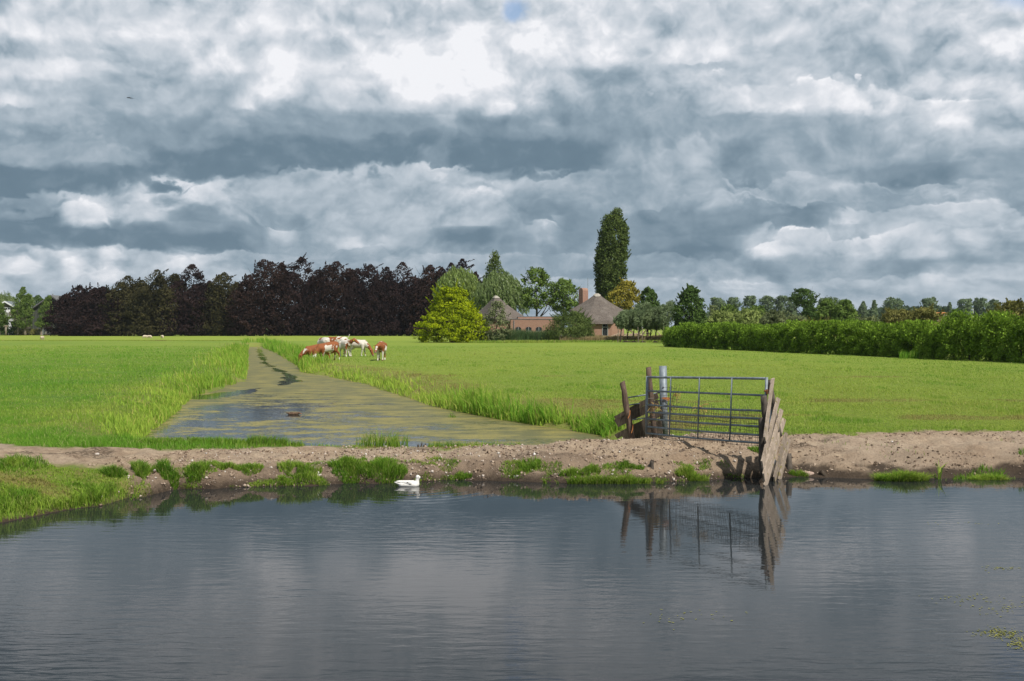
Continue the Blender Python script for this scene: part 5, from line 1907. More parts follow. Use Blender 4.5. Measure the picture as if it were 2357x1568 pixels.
def far_house(label, u0, u1, vridge, veave, Y, roofmat, ridgemat):
    b = at((u0 + u1) / 2, 785, Y)
    base = Vector((b.x, Y, .5))
    r = thing('farmhouse', label, 'house', base)
    W = (u1 - u0) / F * Y
    zr = (HZ - vridge) * Y / F + 2.2
    ze = (HZ - veave) * Y / F + 2.2
    w = MB()
    w.box((-W * .42, 0, -.3), (W * .42, 8, ze))
    w.build('wall', M_BRICK, r)
    f = MB()
    f.add([(-W * .5, -.6, ze - .2), (W * .5, -.6, ze - .2), (W * .5, 8.6, ze - .2), (-W * .5, 8.6, ze - .2), (-W * .33, 4, zr), (W * .33, 4, zr)], [(0, 1, 5, 4), (2, 3, 4, 5), (1, 2, 5), (3, 0, 4), (3, 2, 1, 0)])
    o = f.build('roof', roofmat, r)
    c = MB()
    c.tube([(-W * .34, 4, zr + .05), (W * .34, 4, zr + .05)], .32, 8)
    c.build('ridge', ridgemat, o)


M_ORANGE = plain_mat('orange_ridge_tiles', (.42, .16, .05), (.55, .24, .09), 3, .8, .2)
far_house('distant thatched farmhouse with an orange ridge, beyond the hedge at right', 2150, 2200, 722, 744, 260, M_THATCH, M_ORANGE)
far_house('tiny pale roofed farmhouse half hidden above the middle of the hedge', 1968, 1992, 738, 750, 280, M_RIDGE, M_RIDGE)

mb = MB()
p0 = at(2240, 785, 330)
h = (HZ - 713) * 330 / F + 2.2
mb.tube([(0, 0, -.2), (0, 0, h)], [.12, .07], 8)
mb.tube([(0, 0, h), (.25, 0, h + .15), (-.5, 0, h + .2)], .06, 6)
o = mb.build('lamp_post', M_WHITE)
o.location = (p0.x, 330, .5)
tag(o, 'thin white lamp post among the far trees at right', 'lamp post')

# ------------------------------------------------------------------ gate and fences
M_OLDW = wood_mat('old_brown_post', (.050, .034, .025), (.165, .115, .085))
M_DARKW = wood_mat('shaded_board_damp_stub', (.035, .027, .020), (.120, .092, .066))  # shade of the fence boards put into the colour; also dark wood of stubs
M_GREYW = wood_mat('grey_weathered_plank', (.190, .148, .112), (.420, .340, .270), .8)
M_GREYP = wood_mat('grey_weathered_post', (.060, .050, .042), (.170, .140, .112))
M_WIRE = plain_mat('rusty_wire', (.09, .075, .06), (.17, .15, .13), 20, .6, .3, .4)
M_TWINE = plain_mat('straw_twine', (.36, .22, .07), (.52, .36, .14), 30, .9, .1)
M_TWINE2 = plain_mat('orange_twine', (.36, .12, .04), (.48, .20, .07), 30, .9, .1)


def z6(x, y):
    return ((2400 + x * .35714) / 1.7378, (1420 + y * .35714) / 1.7378)


def zl(x, y):
    return ((2440 + x * .2168) / 1.7378, (1440 + y * .2168) / 1.7378)


def zr(x, y):
    return ((3030 + x * .319) / 1.7378, (1480 + y * .319) / 1.7378)


GL, GR = 19.8, 17.4


def gate():
    tl, bl = at(*z6(530, 250), GL), at(*z6(518, 878), GL)
    tr, br = at(*z6(1868, 265), GR), at(*z6(1838, 990), GR)
    base = Vector(((bl.x + br.x) / 2, (bl.y + br.y) / 2, gz((bl.x + br.x) / 2, (bl.y + br.y) / 2)))
    r = thing('metal_gate', 'galvanised tubular field gate with torn wire mesh and tied straw', 'gate', base)
    tl, bl, tr, br = tl - base, bl - base, tr - base, br - base

    def P(s, t):                 # s along, t from bottom to top
        return bl.lerp(br, s).lerp(tl.lerp(tr, s), t)
    hl = [1, .756, .506, .379, .26, .119, 0]
    hr = [1, .740, .500, .379, .257, .122, 0]
    off = (br - bl).cross(Vector((0, 0, 1))).normalized()
    for a, b in zip(hl, hr):
        m = MB()
        rad = .024 if a == 1 else .019
        pts = []
        for k in range(9):
            s = k / 8
            p = P(s, a + (b - a) * s)
            sag = -.012 * math.sin(math.pi * s) if a < .6 else 0
            pts.append(p + Vector((0, 0, sag)))
        m.tube(pts, rad, 10)
        m.build('rail', M_GALV, r, True)
    for s in (0, 1):
        m = MB()
        q = off * .003
        m.tube([P(s, -.02) + q, P(s, 1.02) + q], .026, 10)
        m.build('stile', M_GALV, r, True)
    for s in (.225, .475, .74):
        m = MB()
        q = off * .02
        m.tube([P(s, 0) + q, P(s, 1) + q], .014, 8)
        m.build('upright', M_GALV, r, True)
    # torn stock wire tied to the front
    rng = random.Random(4)
    m = MB()
    q = off * -.032
    n = 56

    def top(s):
        if .14 < s < .26:
            return .90 - .05 * rng.random()
        return .64 - .16 * s + .03 * math.sin(s * 17)
    dev = lambda s, t: Vector((0, 0, 0)) + off * (-.012 * math.sin(s * 23 + t * 9) - .01)
    for i in range(n):
        s = -.03 + 1.03 * i / (n - 1)
        tp = top(s)
        j = rng.uniform(-.006, .006)
        pts = []
        for k in range(7):
            t = -.07 + (tp + .07 + rng.uniform(-.01, .03)) * k / 6
            ss = s + j + .010 * math.sin(t * 7 + i * .15) + (t * .02)
            if s < .02:
                ss -= .03 * math.sin(max(0, min(1, t / .5)) * math.pi)
            pts.append(P(ss, t) + q + dev(s, t))
        m.tube(pts, .0031, 4, False)
    for k in range(13):
        t0 = -.05 + .058 * k
        s1 = 1.0 if t0 < .45 else (.9 if t0 < .55 else .3)
        s0 = -.03
        if t0 > .62:
            s0 = .14
        pts = []
        for i in range(15):
            s = s0 + (s1 - s0) * i / 14
            t = t0 + .012 * math.sin(s * 14 + k) - .08 * s * (t0 > .3)
            pts.append(P(s, t) + q + dev(s, t))
        m.tube(pts, .0031, 4, False)
    for k in range(3):
        t0 = .68 + .07 * k
        m.tube([P(.14 + i * .03, t0 + .01 * math.sin(i)) + q for i in range(5)], .0028, 4, False)
    m.build('wire_mesh', M_WIRE, r)
    # straw and twine
    for (s, t, n_, L) in ((.05, .50, 16, .16), (.21, .53, 12, .14), (.245, .72, 12, .13), (.47, .52, 14, .15)):
        tw = MB()
        p = P(s, t) + off * -.03
        for k in range(n_):
            d = Vector((rng.uniform(-.6, 1), rng.uniform(-.3, .1), rng.uniform(-1, .35))).normalized()
            tw.tube([p + Vector((rng.uniform(-.03, .03), 0, rng.uniform(-.04, .04))), p + d * L * .5 + Vector((.01, 0, .012)), p + d * L * rng.uniform(.7, 1.2) + Vector((.02, 0, -.02))], .0042, 4)
        tw.build('straw_twine', M_TWINE, r)
    tw = MB()
    tw.tube([P(.48, .50) + off * -.035, P(.60, .42) + off * -.04, P(.75, .33) + off * -.035], .003, 4)
    tw.build('loose_twine', M_TWINE, r)
    tw = MB()
    tw.tube([P(.06, .49) + off * -.035, P(.13, .43) + off * -.04, P(.20, .45) + off * -.035], .003, 4)
    tw.build('loose_twine', M_TWINE, r)
    # latch
    la = MB()
    a = P(.0, .62) + off * -.03
    la.tube([a + Vector((-.05, 0, 0)), a + Vector((.10, 0, 0)), a + Vector((.11, 0, -.10)), a + Vector((.07, 0, -.14))], .010, 6)
    la.build('latch', M_WIRE, r)


gate()


def post(mb, p0, p1, r0, r1, rng, n=9, split=True):
    """rough round post with a split top"""
    p0, p1 = Vector(p0), Vector(p1)
    k = 7
    pts, rad = [], []
    for i in range(k + 1):
        t = i / k
        pts.append(p0.lerp(p1, t) + Vector((rng.uniform(-1, 1), rng.uniform(-1, 1), 0)) * r0 * .10)
        rad.append((r0 + (r1 - r0) * t) * rng.uniform(.93, 1.07))
    b = len(mb.v)
    mb.tube(pts, rad, n)
    if split:
        for j in range(n):
            i = b + k * n + j
            x, y, z = mb.v[i]
            mb.v[i] = (x, y, z + rng.uniform(-.05, .03))


def fence_left():
    rng = random.Random(11)
    foot = at(*zl(425, 1450), 20.2)
    base = Vector((foot.x, foot.y, gz(foot.x, foot.y)))
    r = thing('board_fence', 'dark leaning board fence with two split posts, left of the gate', 'fence', base)
    B = lambda x, y, Y: at(*zl(x, y), Y) - base
    for (t, b, ra, rb_) in (((232, 400), (428, 1480), .055, .072), ((707, 150), (840, 1460), .056, .060)):
        Yp = 20.15 if t[0] < 500 else 20.0
        m = MB()
        lo = B(*b, Yp)
        lo.z -= .15
        post(m, lo, B(*t, Yp), rb_, ra, rng)
        m.build('post', M_OLDW, r, True)
    plane = lambda x: 20.55 - (x - 100) / 850 * .42
    for (a, b, w, th) in (((98, 1080), (885, 655), .105, .03), ((118, 1175), (900, 800), .17, .035), ((112, 1418), (935, 985), .105, .03), ((232, 1400), (955, 1200), .20, .04), ((455, 1420), (965, 1330), .20, .06)):
        m = MB()
        p0, p1 = B(*a, plane(a[0])), B(*b, plane(b[0]))
        m.plank(p0, p1, (0, 0, 1), w, th, rng, 7, .016, .02)
        m.build('board', M_DARKW, r)
    for (a, b) in (((335, 695), (945, 600)), ((355, 832), (945, 745)), ((415, 1105), (950, 1030))):
        m = MB()
        m.tube([B(*a, 20.3), B(*b, 20.35)], .014, 8)
        m.build('metal_rail', M_GALV, r, True)
    m = MB()
    m.tube([B(370, 930, 20.05), B(365, 1010, 20.03), B(330, 1080, 20.02)], .008, 5)
    m.build('loose_wire', M_TWINE2, r)
    m = MB()
    m.tube([B(425, 1180, 20.05), B(420, 1260, 20.03), B(395, 1350, 20.02)], .008, 5)
    m.build('loose_wire', M_TWINE2, r)
    # steel post beside it
    p = at(*zl(1003, 1445), 20.3)
    t = at(*zl(977, 112), 20.3)
    z0 = gz(p.x, 20.3)
    s = thing('steel_post', 'tall galvanised steel post standing behind the left end of the gate', 'post', (p.x, 20.3, z0))
    m = MB()
    o = Vector((p.x, 20.3, z0))
    m.tube([Vector((0, 0, -.2)), t - o], .078, 20)
    m.build('tube', M_GALV, s, True)
    m = MB()
    pp = at(*zl(983, 508), 20.3 - .079) - o
    m.tube([pp + Vector((0, .01, 0)), pp + Vector((0, -.004, 0))], .015, 10)
    m.build('bolt_hole', M_DARKF, s)
    m = MB()
    for k in range(10):
        q = at(*zl(965 + rng.uniform(-8, 8), 712 + rng.uniform(-10, 10)), 20.2) - o
        m.tube([q, q + Vector((rng.uniform(.02, .09), -.01, rng.uniform(-.03, .02))), q + Vector((rng.uniform(.08, .19), 0, rng.uniform(-.06, .01)))], .0045, 4)
    m.build('orange_twine', M_TWINE2, s)
    m = MB()
    m.plank(at(*zl(1085, 1460), 20.35) - o, at(*zl(1042, 950), 20.35) - o, (1, 0, 0), .06, .02, rng)
    st = m.build('splinter', M_GREYW, s)


fence_left()


def fence_right():
    rng = random.Random(21)

    def PL(x, y, off=0.0):
        u, v = zr(x, y)
        up = (u - CX) / F
        Y = 10.12 / (1 - 1.6 * up) + off
        return at(u, v, Y)
    f = PL(205, 1380)
    base = Vector((f.x, f.y, 0))
    r = thing('plank_fence', 'grey weathered fence of slanting planks standing in the water at the gate', 'fence', base)
    for (t, b, w) in (((192, 108), (92, 880), .17), ((262, 355), (58, 1195), .205), ((300, 498), (78, 1350), .205), ((334, 615), (86, 1490), .20), ((360, 790), (208, 1390), .19), ((396, 862), (268, 1415), .19)):
        m = MB()
        p0, p1 = PL(*b) - base, PL(*t) - base
        m.plank(p0, p1, (.53, .85, 0), w * .70, .03, rng, 9, .004, .07)
        m.build('plank', M_GREYW, r)
    for (t, b, rad, Yt, Yb) in (((140, 118), (270, 620), .052, 17.55, 17.8), ((78, 340), (120, 700), .060, 17.25, 17.3), ((58, 592), (78, 1120), .074, 17.3, 17.35), ((385, 1040), (410, 1230), .055, 18.3, 18.2), ((180, 1100), (160, 1440), .05, 17.6, 17.6)):
        m = MB()
        p0, p1 = at(*zr(*b), Yb) - base, at(*zr(*t), Yt) - base
        p0.z -= .3
        post(m, p0, p1, rad, rad * .95, rng, 9, True)
        m.build('post', M_GREYP, r, True)
    # second steel post showing between the planks
    p = at(*zr(186, 700), 17.75)
    t = at(*zr(184, 380), 17.75)
    z0 = gz(p.x, 17.75)
    m = MB()
    m.tube([(0, 0, -.3), (t.x - p.x, 0, t.z - z0)], .055, 16)
    o = m.build('steel_post', M_GALV, None, True)
    o.location = (p.x, 17.75, z0)
    tag(o, 'short galvanised steel post glimpsed behind the slanting planks', 'post')
    m = MB()
    h = at(*zr(120, 265), 17.35) - base
    m.tube([h + Vector((-.05, 0, 0)), h + Vector((.04, 0, 0))], .018, 8)
    m.tube([h + Vector((0, 0, -.05)), h + Vector((0, 0, .03))], .02, 8)
    m.build('hinge', plain_mat('rusted_iron', (.10, .04, .02), (.20, .085, .04), 30, .9, .2), r)


fence_right()


def ground_hit(u, v):
    for Y in np.arange(14.5, 24, .02):
        p = at(u, v, Y)
        if p.z <= max(gz(p.x, p.y), 0):
            return p
    return at(u, v, 18)


def small_things():
    rng = random.Random(31)
    # leaning log stub in the mud
    p = ground_hit(1905, 1098)
    m = MB()
    post(m, (.05, 0, -.12), (-.11, .05, .10), .045, .04, rng)
    o = m.build('log_stub', M_DARKW, None, True)
    o.location = p
    tag(o, 'short dark log stub leaning out of the mud right of the planks', 'log')
    # stones

    def stone(u, v, rad, label, mt):
        p = ground_hit(u, v)
        me = blobmesh('stone', [((0, 0, 0), rad * .8, (rad * .7, rad * .2, rad * .1), rad * .55, (1, .8, .7)), ((-rad * .5, 0, rad * .1), rad * .6, (0, 0, rad * .2), rad * .5, (1, 1, .8))], rad * .16, 3)
        o = link('stone', me, mt)
        o.location = p
        o.rotation_euler = (0, 0, rng.random() * 6)
        tag(o, label, 'stone')
    ms = plain_mat('pinkish_stone', (.26, .18, .14), (.40, .30, .25), 9, .9, .2, 0, .6, .01)
    mp = plain_mat('pale_stone', (.36, .31, .27), (.52, .48, .44), 9, .9, .2, 0, .6, .01)
    stone(1857, 1092, .11, 'large pinkish boulder lying in the mud beside the planks', ms)
    stone(733, 1094, .05, 'pale stone on the bank right of the wide yellow green tuft', mp)
    stone(891, 1105, .04, 'reddish stone at the foot of the largest tuft', ms)
    stone(1188, 1096, .05, 'light stone near the waterline in the middle of the dam', mp)
    stone(1410, 1092, .04, 'pale stone beside the bright waterside strip', mp)
    stone(224, 1046, .05, 'round white stone on the left earth path', mp)
    stone(475, 1044, .035, 'small pale stone on the earth path', mp)
    # rusty stake stub in the bank
    p = ground_hit(1500, 1078)
    m = MB()
    post(m, (0, 0, -.1), (.0, 0, .13), .035, .042, rng)
    o = m.build('stake_stub', M_GREYP, None, True)
    o.location = p
    tag(o, 'short grey stake stub sticking out of the bare bank', 'stake')
    # rotten stump in the ditch
    x, y = wpt(969, 1029)
    m = MB()
    for k in range(5):
        post(m, (rng.uniform(-.08, .08), rng.uniform(-.04, .04), -.2), (rng.uniform(-.10, .10), 0, rng.uniform(.03, .10)), .03, .015, rng, 7)
    o = m.build('stump', M_DARKW, None, True)
    o.location = (x, y, .02)
    tag(o, 'black rotten stump poking out of the ditch behind the dam', 'stump')


small_things()


def floating_weed():
    rng = np.random.default_rng(77)
    P = []
    for (u, v, su, sv, n) in ((2310, 1308, 22, 3, 40), (2320, 1400, 40, 10, 60), (2300, 1458, 26, 6, 160), (2345, 1480, 14, 8, 90), (2240, 1378, 40, 6, 40), (1560, 1420, 60, 12, 30), (2230, 1205, 60, 2, 20)):
        uu = u + rng.normal(0, 1, n) * su
        vv = v + rng.normal(0, 1, n) * sv
        y = CZ * F / (vv - HZ)
        P.append(np.stack([(uu - CX) / F * y, y, np.full(n, .004)], -1))
    P = np.concatenate(P)
    n = len(P)
    a = rng.random(n) * 6.28
    d = np.stack([np.cos(a), np.sin(a), 0 * a], -1) * rng.uniform(.006, .022, n)[:, None]
    e = np.stack([-np.sin(a), np.cos(a), 0 * a], -1) * rng.uniform(.004, .010, n)[:, None]
    v = np.stack([P - d, P - e, P + d, P + e], 1).reshape(-1, 3)
    o = link('floating_weed', np_mesh('floating_weed', v, 4), plain_mat('duckweed', (.10, .11, .02), (.26, .25, .05), 9, .7, .2))
    tag(o, 'specks of yellow green water weed drifting on the canal at right', 'water weed', kind='stuff')


floating_weed()


def far_bits():
    rng = random.Random(41)
    # small gate by the right house
    Y = 152.0
    c = at(1300, 785, Y)
    base = Vector((c.x, Y, gz(c.x, Y)))
    r = thing('field_gate', 'small field gate between two slatted wooden wings near the houses', 'gate', base)
    s = Y / F
    m = MB()
    for z in (.25, .5, .75, 1.0, 1.2):
        m.tube([(-7 * s, 0, z), (7 * s, 0, z)], .035, 6)
    for x in (-7, -2.3, 2.3, 7):
        m.tube([(x * s, 0, .15), (x * s, 0, 1.25)], .035, 6)
    m.build('metal_leaf', M_GALV, r)
    for sx in (-1, 1):
        w = MB()
        for k in range(5):
            z = .1 + k * .24
            w.plank((sx * 8 * s, 0, z + .15), (sx * 12.5 * s, -.6, z - .02), (0, 0, 1), .14, .04, rng, 3, 0)
        w.tube([(sx * 8 * s, .06, -.2), (sx * 8 * s, .06, 1.35)], .08, 8)
        w.tube([(sx * 12.5 * s, -.54, -.2), (sx * 12.5 * s, -.54, 1.15)], .08, 8)
        w.build('wooden_wing', M_GREYW, r)
    # dark gate under the beeches
    Y = 278.0
    c = at(886, 785, Y)
    r = thing('wooden_gate', 'dark wooden gate in the shade under the copper beeches', 'gate', (c.x, Y, gz(c.x, Y)))
    m = MB()
    for z in (.4, .8, 1.2, 1.6):
        m.box((-2.2, 0, z), (2.2, .05, z + .16))
    m.build('slats', M_GREYP, r)
    for x, h in ((-2.3, 2.1), (2.3, 1.9)):
        m = MB()
        m.tube([(x, .1, -.2), (x, .1, h)], .12, 8)
        m.build('post', M_GREYP, r)
    # metal gate by barn
    Y = 288.0
    c = at(111, 785, Y)
    r = thing('metal_gate', 'distant grey metal gate between the barn and the beeches', 'gate', (c.x, Y, gz(c.x, Y)))
    m = MB()
    for z in (.4, .75, 1.1, 1.45):
        m.tube([(-1.6, 0, z + .2), (1.6, 0, z)], .06, 6)
    m.build('rails', M_ZINC, r)
    m = MB()
    m.tube([(1.6, 0, -.2), (1.6, 0, 1.7)], .09, 6)
    m.tube([(-1.6, 0, -.2), (-1.6, 0, 1.8)], .09, 6)
    m.build('uprights', M_ZINC, r)
    # pollarded stump at far left
    Y = 286.0
    c = at(13.3, 785, Y)
    r = thing('pollard_stump', 'bare pollarded stump with a knobbly head at the far left', 'tree stump', (c.x, Y, gz(c.x, Y)))
    m = MB()
    m.tube([(0, 0, -.2), (.03, 0, 1.2), (0, 0, 2.5)], [.30, .24, .28], 9)
    m.build('trunk', M_BARKP, r, True)
    me = blobmesh('head', [((-.5, 0, 2.6), .22, (.5, .1, 2.65), .25), ((0, -.2, 2.7), .28, (.1, .2, 2.6), .26), ((-.3, .1, 2.8), .16, (.35, 0, 2.8), .15)], .07, 2)
    link('head', me, M_BARKP, r)
    # stakes in willow row
    for i, (u, lb) in enumerate(((1422, 'pale support stake between the first two windswept willows'), (1469, 'pale stake left of the gap in the willow row'), (1479, 'pale forked stake in the gap of the willow row'), (1527, 'pale stake at the right end of the willow row'))):
        Y = 147.0
        c = at(u, 785, Y)
        m = MB()
        m.tube([(0, 0, -.1), (rng.uniform(-.1, .1), 0, 2.3)], [.06, .05], 6)
        o = m.build('support_stake', M_BARKP)
        o.location = (c.x, Y, gz(c.x, Y))
        tag(o, lb, 'stake', 'stakes in the willow row')
    # dark earth heaps
    md = plain_mat('dark_peat', (.018, .014, .010), (.050, .038, .026), 6, .95, .1, 0, .8, .05)
    for i, (u, sx, lb) in enumerate(((1442, 1.15, 'longest dark peat heap, under the left willows'), (1459, .65, 'dark peat heap under the middle willows'), (1480, .6, 'dark peat heap beside the forked stake'), (1508, .5, 'dark peat heap under the right willows'))):
        Y = 148.2
        c = at(u, 785, Y)
        me = blobmesh('peat_heap', [((-sx * .45, 0, -.05), .20, (sx * .45, 0, -.03), .22, (1, .8, 1)), ((-sx * .25, 0, .08), .18, (sx * .25, .1, .05), .17)], .08, 2)
        o = link('peat_heap', me, md)
        o.location = (c.x, Y, gz(c.x, Y))
        tag(o, lb, 'earth heap', 'dark peat heaps under the willows')
    # pile of cut branches
    Y = 158.0
    c = at(1467, 785, Y)
    ml = plain_mat('cut_wood', (.30, .22, .15), (.46, .37, .27), 8, .9, .1)
    m = MB()
    for k in range(40):
        a = rng.random() * 6.28
        p = Vector((rng.gauss(0, 1.4), rng.gauss(0, .4), rng.uniform(.3, 1.3)))
        d = Vector((math.cos(a), math.sin(a) * .5, rng.uniform(-.5, .8))) * rng.uniform(.4, 1.1)
        m.tube([p - d, p + d], rng.uniform(.03, .09), 6)
    o = m.build('branch_pile', ml)
    o.location = (c.x, Y, gz(c.x, Y))
    tag(o, 'pile of pale cut branches behind the willow row', 'wood pile')


far_bits()

# ------------------------------------------------------------------ animals
def cow_mat(name, seed, thr, kx, kz, cx=0.0, face=None):
    m, t, out = mat_new(name)
    co = t.new('ShaderNodeTexCoord').outputs['Object']
    x, y, z = t.sep(co)
    n = t.noise(t.vm('ADD', co, (seed * 3.7, seed * 1.9, seed)), 1.9, 3, .5, .3)
    f = t.m('ADD', n, t.m('ADD', t.m('MULTIPLY', t.m('SUBTRACT', x, cx), kx), t.m('MULTIPLY', t.m('SUBTRACT', z, .8), kz)))
    k = t.smooth(f, thr - .012, thr + .012)
    br = t.mix(t.noise(co, 5, 4, .6), (.165, .052, .018), (.280, .098, .036))
    wh = t.mix(t.noise(co, 6, 4, .6), (.50, .45, .39), (.60, .56, .50))
    col = t.mix(k, wh, br)
    if face is not None:          # white blaze down the face
        for (c, r) in face:
            d = t.vm('DISTANCE', co, c)
            col = t.mix(t.smooth(d, r * 1.15, r * .85), col, wh)
    principled(t, out, col, .75, .2)
    return m


def cow_bones(pose, tail='down', turn=0.0, step=0.0, drop=0.0):
    B = []
    A = B.append
    bar = (1, .88, 1.0)
    A(((-.62, 0, 1.02), .27, (-.15, 0, .97), .34, bar))
    A(((-.15, 0, .97), .34, (.30, 0, .95), .325, bar))
    A(((.30, 0, .95), .325, (.60, 0, .98), .25, bar))
    A(((-.74, 0, 1.14), .12, (.62, 0, 1.18), .10))             # topline
    A(((-.72, .17, 1.10), .09, (-.5, .2, 1.08), .10))
    A(((-.72, -.17, 1.10), .09, (-.5, -.2, 1.08), .10))
    for s in (-1, 1):
        fx = step * s
        A(((.48, s * .17, .92), .16, (.50, s * .18, .62), .105))
        A(((.50, s * .18, .66), .10, (.50 + fx * .5, s * .17, .40), .062))
        A(((.50 + fx * .5, s * .17, .40), .060, (.49 + fx, s * .17, .12), .045))
        A(((.49 + fx, s * .17, .12), .050, (.53 + fx, s * .17, .04), .062))
        hx = -step * s
        A(((-.58, s * .17, 1.0), .20, (-.46, s * .19, .72), .15))
        A(((-.46, s * .19, .72), .13, (-.70 + hx * .5, s * .18, .45), .068))
        A(((-.70 + hx * .5, s * .18, .45), .064, (-.66 + hx, s * .18, .12), .046))
        A(((-.66 + hx, s * .18, .12), .050, (-.61 + hx, s * .18, .04), .062))
    A(((-.38, 0, .64), .13, (-.30, 0, .66), .12))              # udder / belly
    if pose == 'mid':
        nk = [Vector((.60, 0, 1.02)), Vector((.90, .10 * turn, 1.02)), Vector((1.10, .30 * turn, .98))]
        hd = Vector((math.cos(turn * 1.0), math.sin(turn * 1.0), 0))
        poll = nk[2]
        muz = poll + hd * .24 + Vector((0, 0, -.36))
    elif pose == 'up':
        nk = [Vector((.60, 0, 1.05)), Vector((.88, .10 * turn, 1.20)), Vector((1.08, .30 * turn, 1.32))]
        hd = Vector((math.cos(turn * 1.0), math.sin(turn * 1.0), 0))
        poll = nk[2]
        muz = poll + hd * .34 + Vector((0, 0, -.26))
    else:
        nk = [Vector((.60, 0, 1.0)), Vector((.92, .05 * turn, .78 - drop * .5)), Vector((1.12, .12 * turn, .50 - drop))]
        hd = Vector((math.cos(turn * .6), math.sin(turn * .6), 0))
        poll = nk[2]
        muz = poll + hd * .13 + Vector((0, 0, -.37))
    A((nk[0], .22, nk[1], .155, (1, .8, 1)))
    A((nk[1], .155, nk[2], .115, (1, .85, 1)))
    A(((.62, 0, .86), .15, nk[1] + Vector((0, 0, -.10)), .08))   # dewlap
    A((poll, .140, poll.lerp(muz, .45), .120))
    A((poll.lerp(muz, .45), .115, muz, .086))
    sd = Vector((-hd.y, hd.x, 0))
    for s in (-1, 1):
        A((poll + sd * s * .08 + Vector((0, 0, .03)), .042, poll + sd * s * .27 + Vector((0, 0, .0)) - hd * .03, .036, (1, 1, 1)))
    if tail == 'down':
        A(((-.84, 0, 1.14), .035, (-.90, 0, .80), .024))
        A(((-.90, 0, .80), .026, (-.88, 0, .48), .036))
    elif tail == 'up':
        A(((-.80, 0, 1.14), .042, (-.74, -.02, 1.42), .034))
        A(((-.74, -.02, 1.42), .034, (-.58, -.04, 1.68), .040))
    else:
        A(((-.84, 0, 1.12), .034, (-1.05, .1, 1.10), .024))
        A(((-1.05, .1, 1.10), .024, (-1.38, .25, 1.16), .026))
    return B, poll, muz, hd, sd


M_TAG = plain_mat('yellow_ear_tag', (.70, .55, .02), (.80, .65, .04), 3, .5, .3)
M_NOSE = plain_mat('cow_muzzle', (.16, .09, .075), (.26, .16, .14), 12, .5, .3)


def cow(label, u, vb, Y, heading, pose, mat_args, tail='down', turn=0.0, step=.05, scale=1.0, pitch=0.0, tags=(), drop=0.0, sink=0.0):
    p = at(u, vb, Y)
    z = gz(p.x, Y)
    r = thing('cow', label, 'cow', (p.x, Y, z - sink), 0, 'red and white cows grazing beside the ditch')
    r.rotation_euler = (0, math.radians(pitch), math.atan2(heading[1], heading[0]))
    r.scale = (scale,) * 3
    B, poll, muz, hd, sd = cow_bones(pose, tail, turn, step, drop)
    me = blobmesh('body', B, .032, 5)
    link('body', me, cow_mat(*mat_args), r)
    m = MB()
    mbm = blobmesh('muzzle', [(muz + hd * .02 + Vector((0, 0, -.03)), .078, muz + hd * .035 + Vector((0, 0, -.05)), .070)], .02, 3)
    link('muzzle', mbm, M_NOSE, r)
    for s in (-1, 1):
        e = MB()
        q = poll.lerp(muz, .32) + sd * s * .12 + Vector((0, 0, .045))
        e.tube([q - sd * s * .02, q + sd * s * .012], [.022, .016], 8)
        e.build('eye', M_DARKF, r, True)
    for s in tags:
        e = MB()
        q = poll + sd * s * .22 + hd * .045 + Vector((0, 0, -.05))
        e.plank(q + Vector((0, 0, -.045)), q + Vector((0, 0, .045)), sd, .075, .012)
        e.build('ear_tag', M_TAG, r)
    return r


WB = [((1.32, 0, .32), .10)]
cow('brown cow with head over the sedge, furthest left of the herd', 734, 826, 66.5, (-.92, -.38), 'down', ('cow_hide_a', 1, .40, .0, .05), 'down', -.2, .05, 1.0, 9, (), -.22, .18)
cow('brown cow with white shoulder patch grazing nose down at the ditch edge', 757, 828, 66.5, (-.72, -.69), 'down', ('cow_hide_b', 7, .445, .02, .06), 'out', .1, .06, 1.0, 7, (1,), .05, .05)
cow('mostly white cow with a brown flank patch, behind the two brown cows', 746, 815, 79.0, (-.55, .83), 'down', ('cow_hide_c', 3, .535, .05, .0), 'down', 0, .03, 1.12)
cow('white backed cow with a brown side at the back of the herd', 775, 812, 84.0, (-.96, .25), 'down', ('cow_hide_d', 12, .475, .02, -.1), 'down', .2, .05, 1.14)
cow('white cow with brown face turned right, standing in the middle', 796, 821, 75.5, (.55, -.83), 'up', ('cow_hide_e', 5, .54, .16, .05, .55), 'down', .75, .06, .98, 0, (-1,), 0, 0)
cow('white cow with raised tail and brown neck, grazing to the right', 822, 821, 76.0, (.985, -.17), 'down', ('cow_hide_f', 9, .60, .30, .08, .62), 'up', -.1, .10, 1.0, 0, ())
cow('brown and white cow facing the camera, standing apart at right', 877, 830, 66.8, (.02, -1.0), 'mid', ('cow_hide_g', 14, .47, .03, .12, 0, [((1.26, -.15, .92), .075), ((1.33, -.17, .78), .065), ((.25, -.06, 1.28), .17), ((.55, 0, .35), .34)]), 'down', -.42, .06, 1.0, 0, (-1,), 0, 0)

M_WOOL = plain_mat('sheep_wool', (.42, .34, .25), (.58, .49, .38), 22, .95, .05, 0, .8, .03)


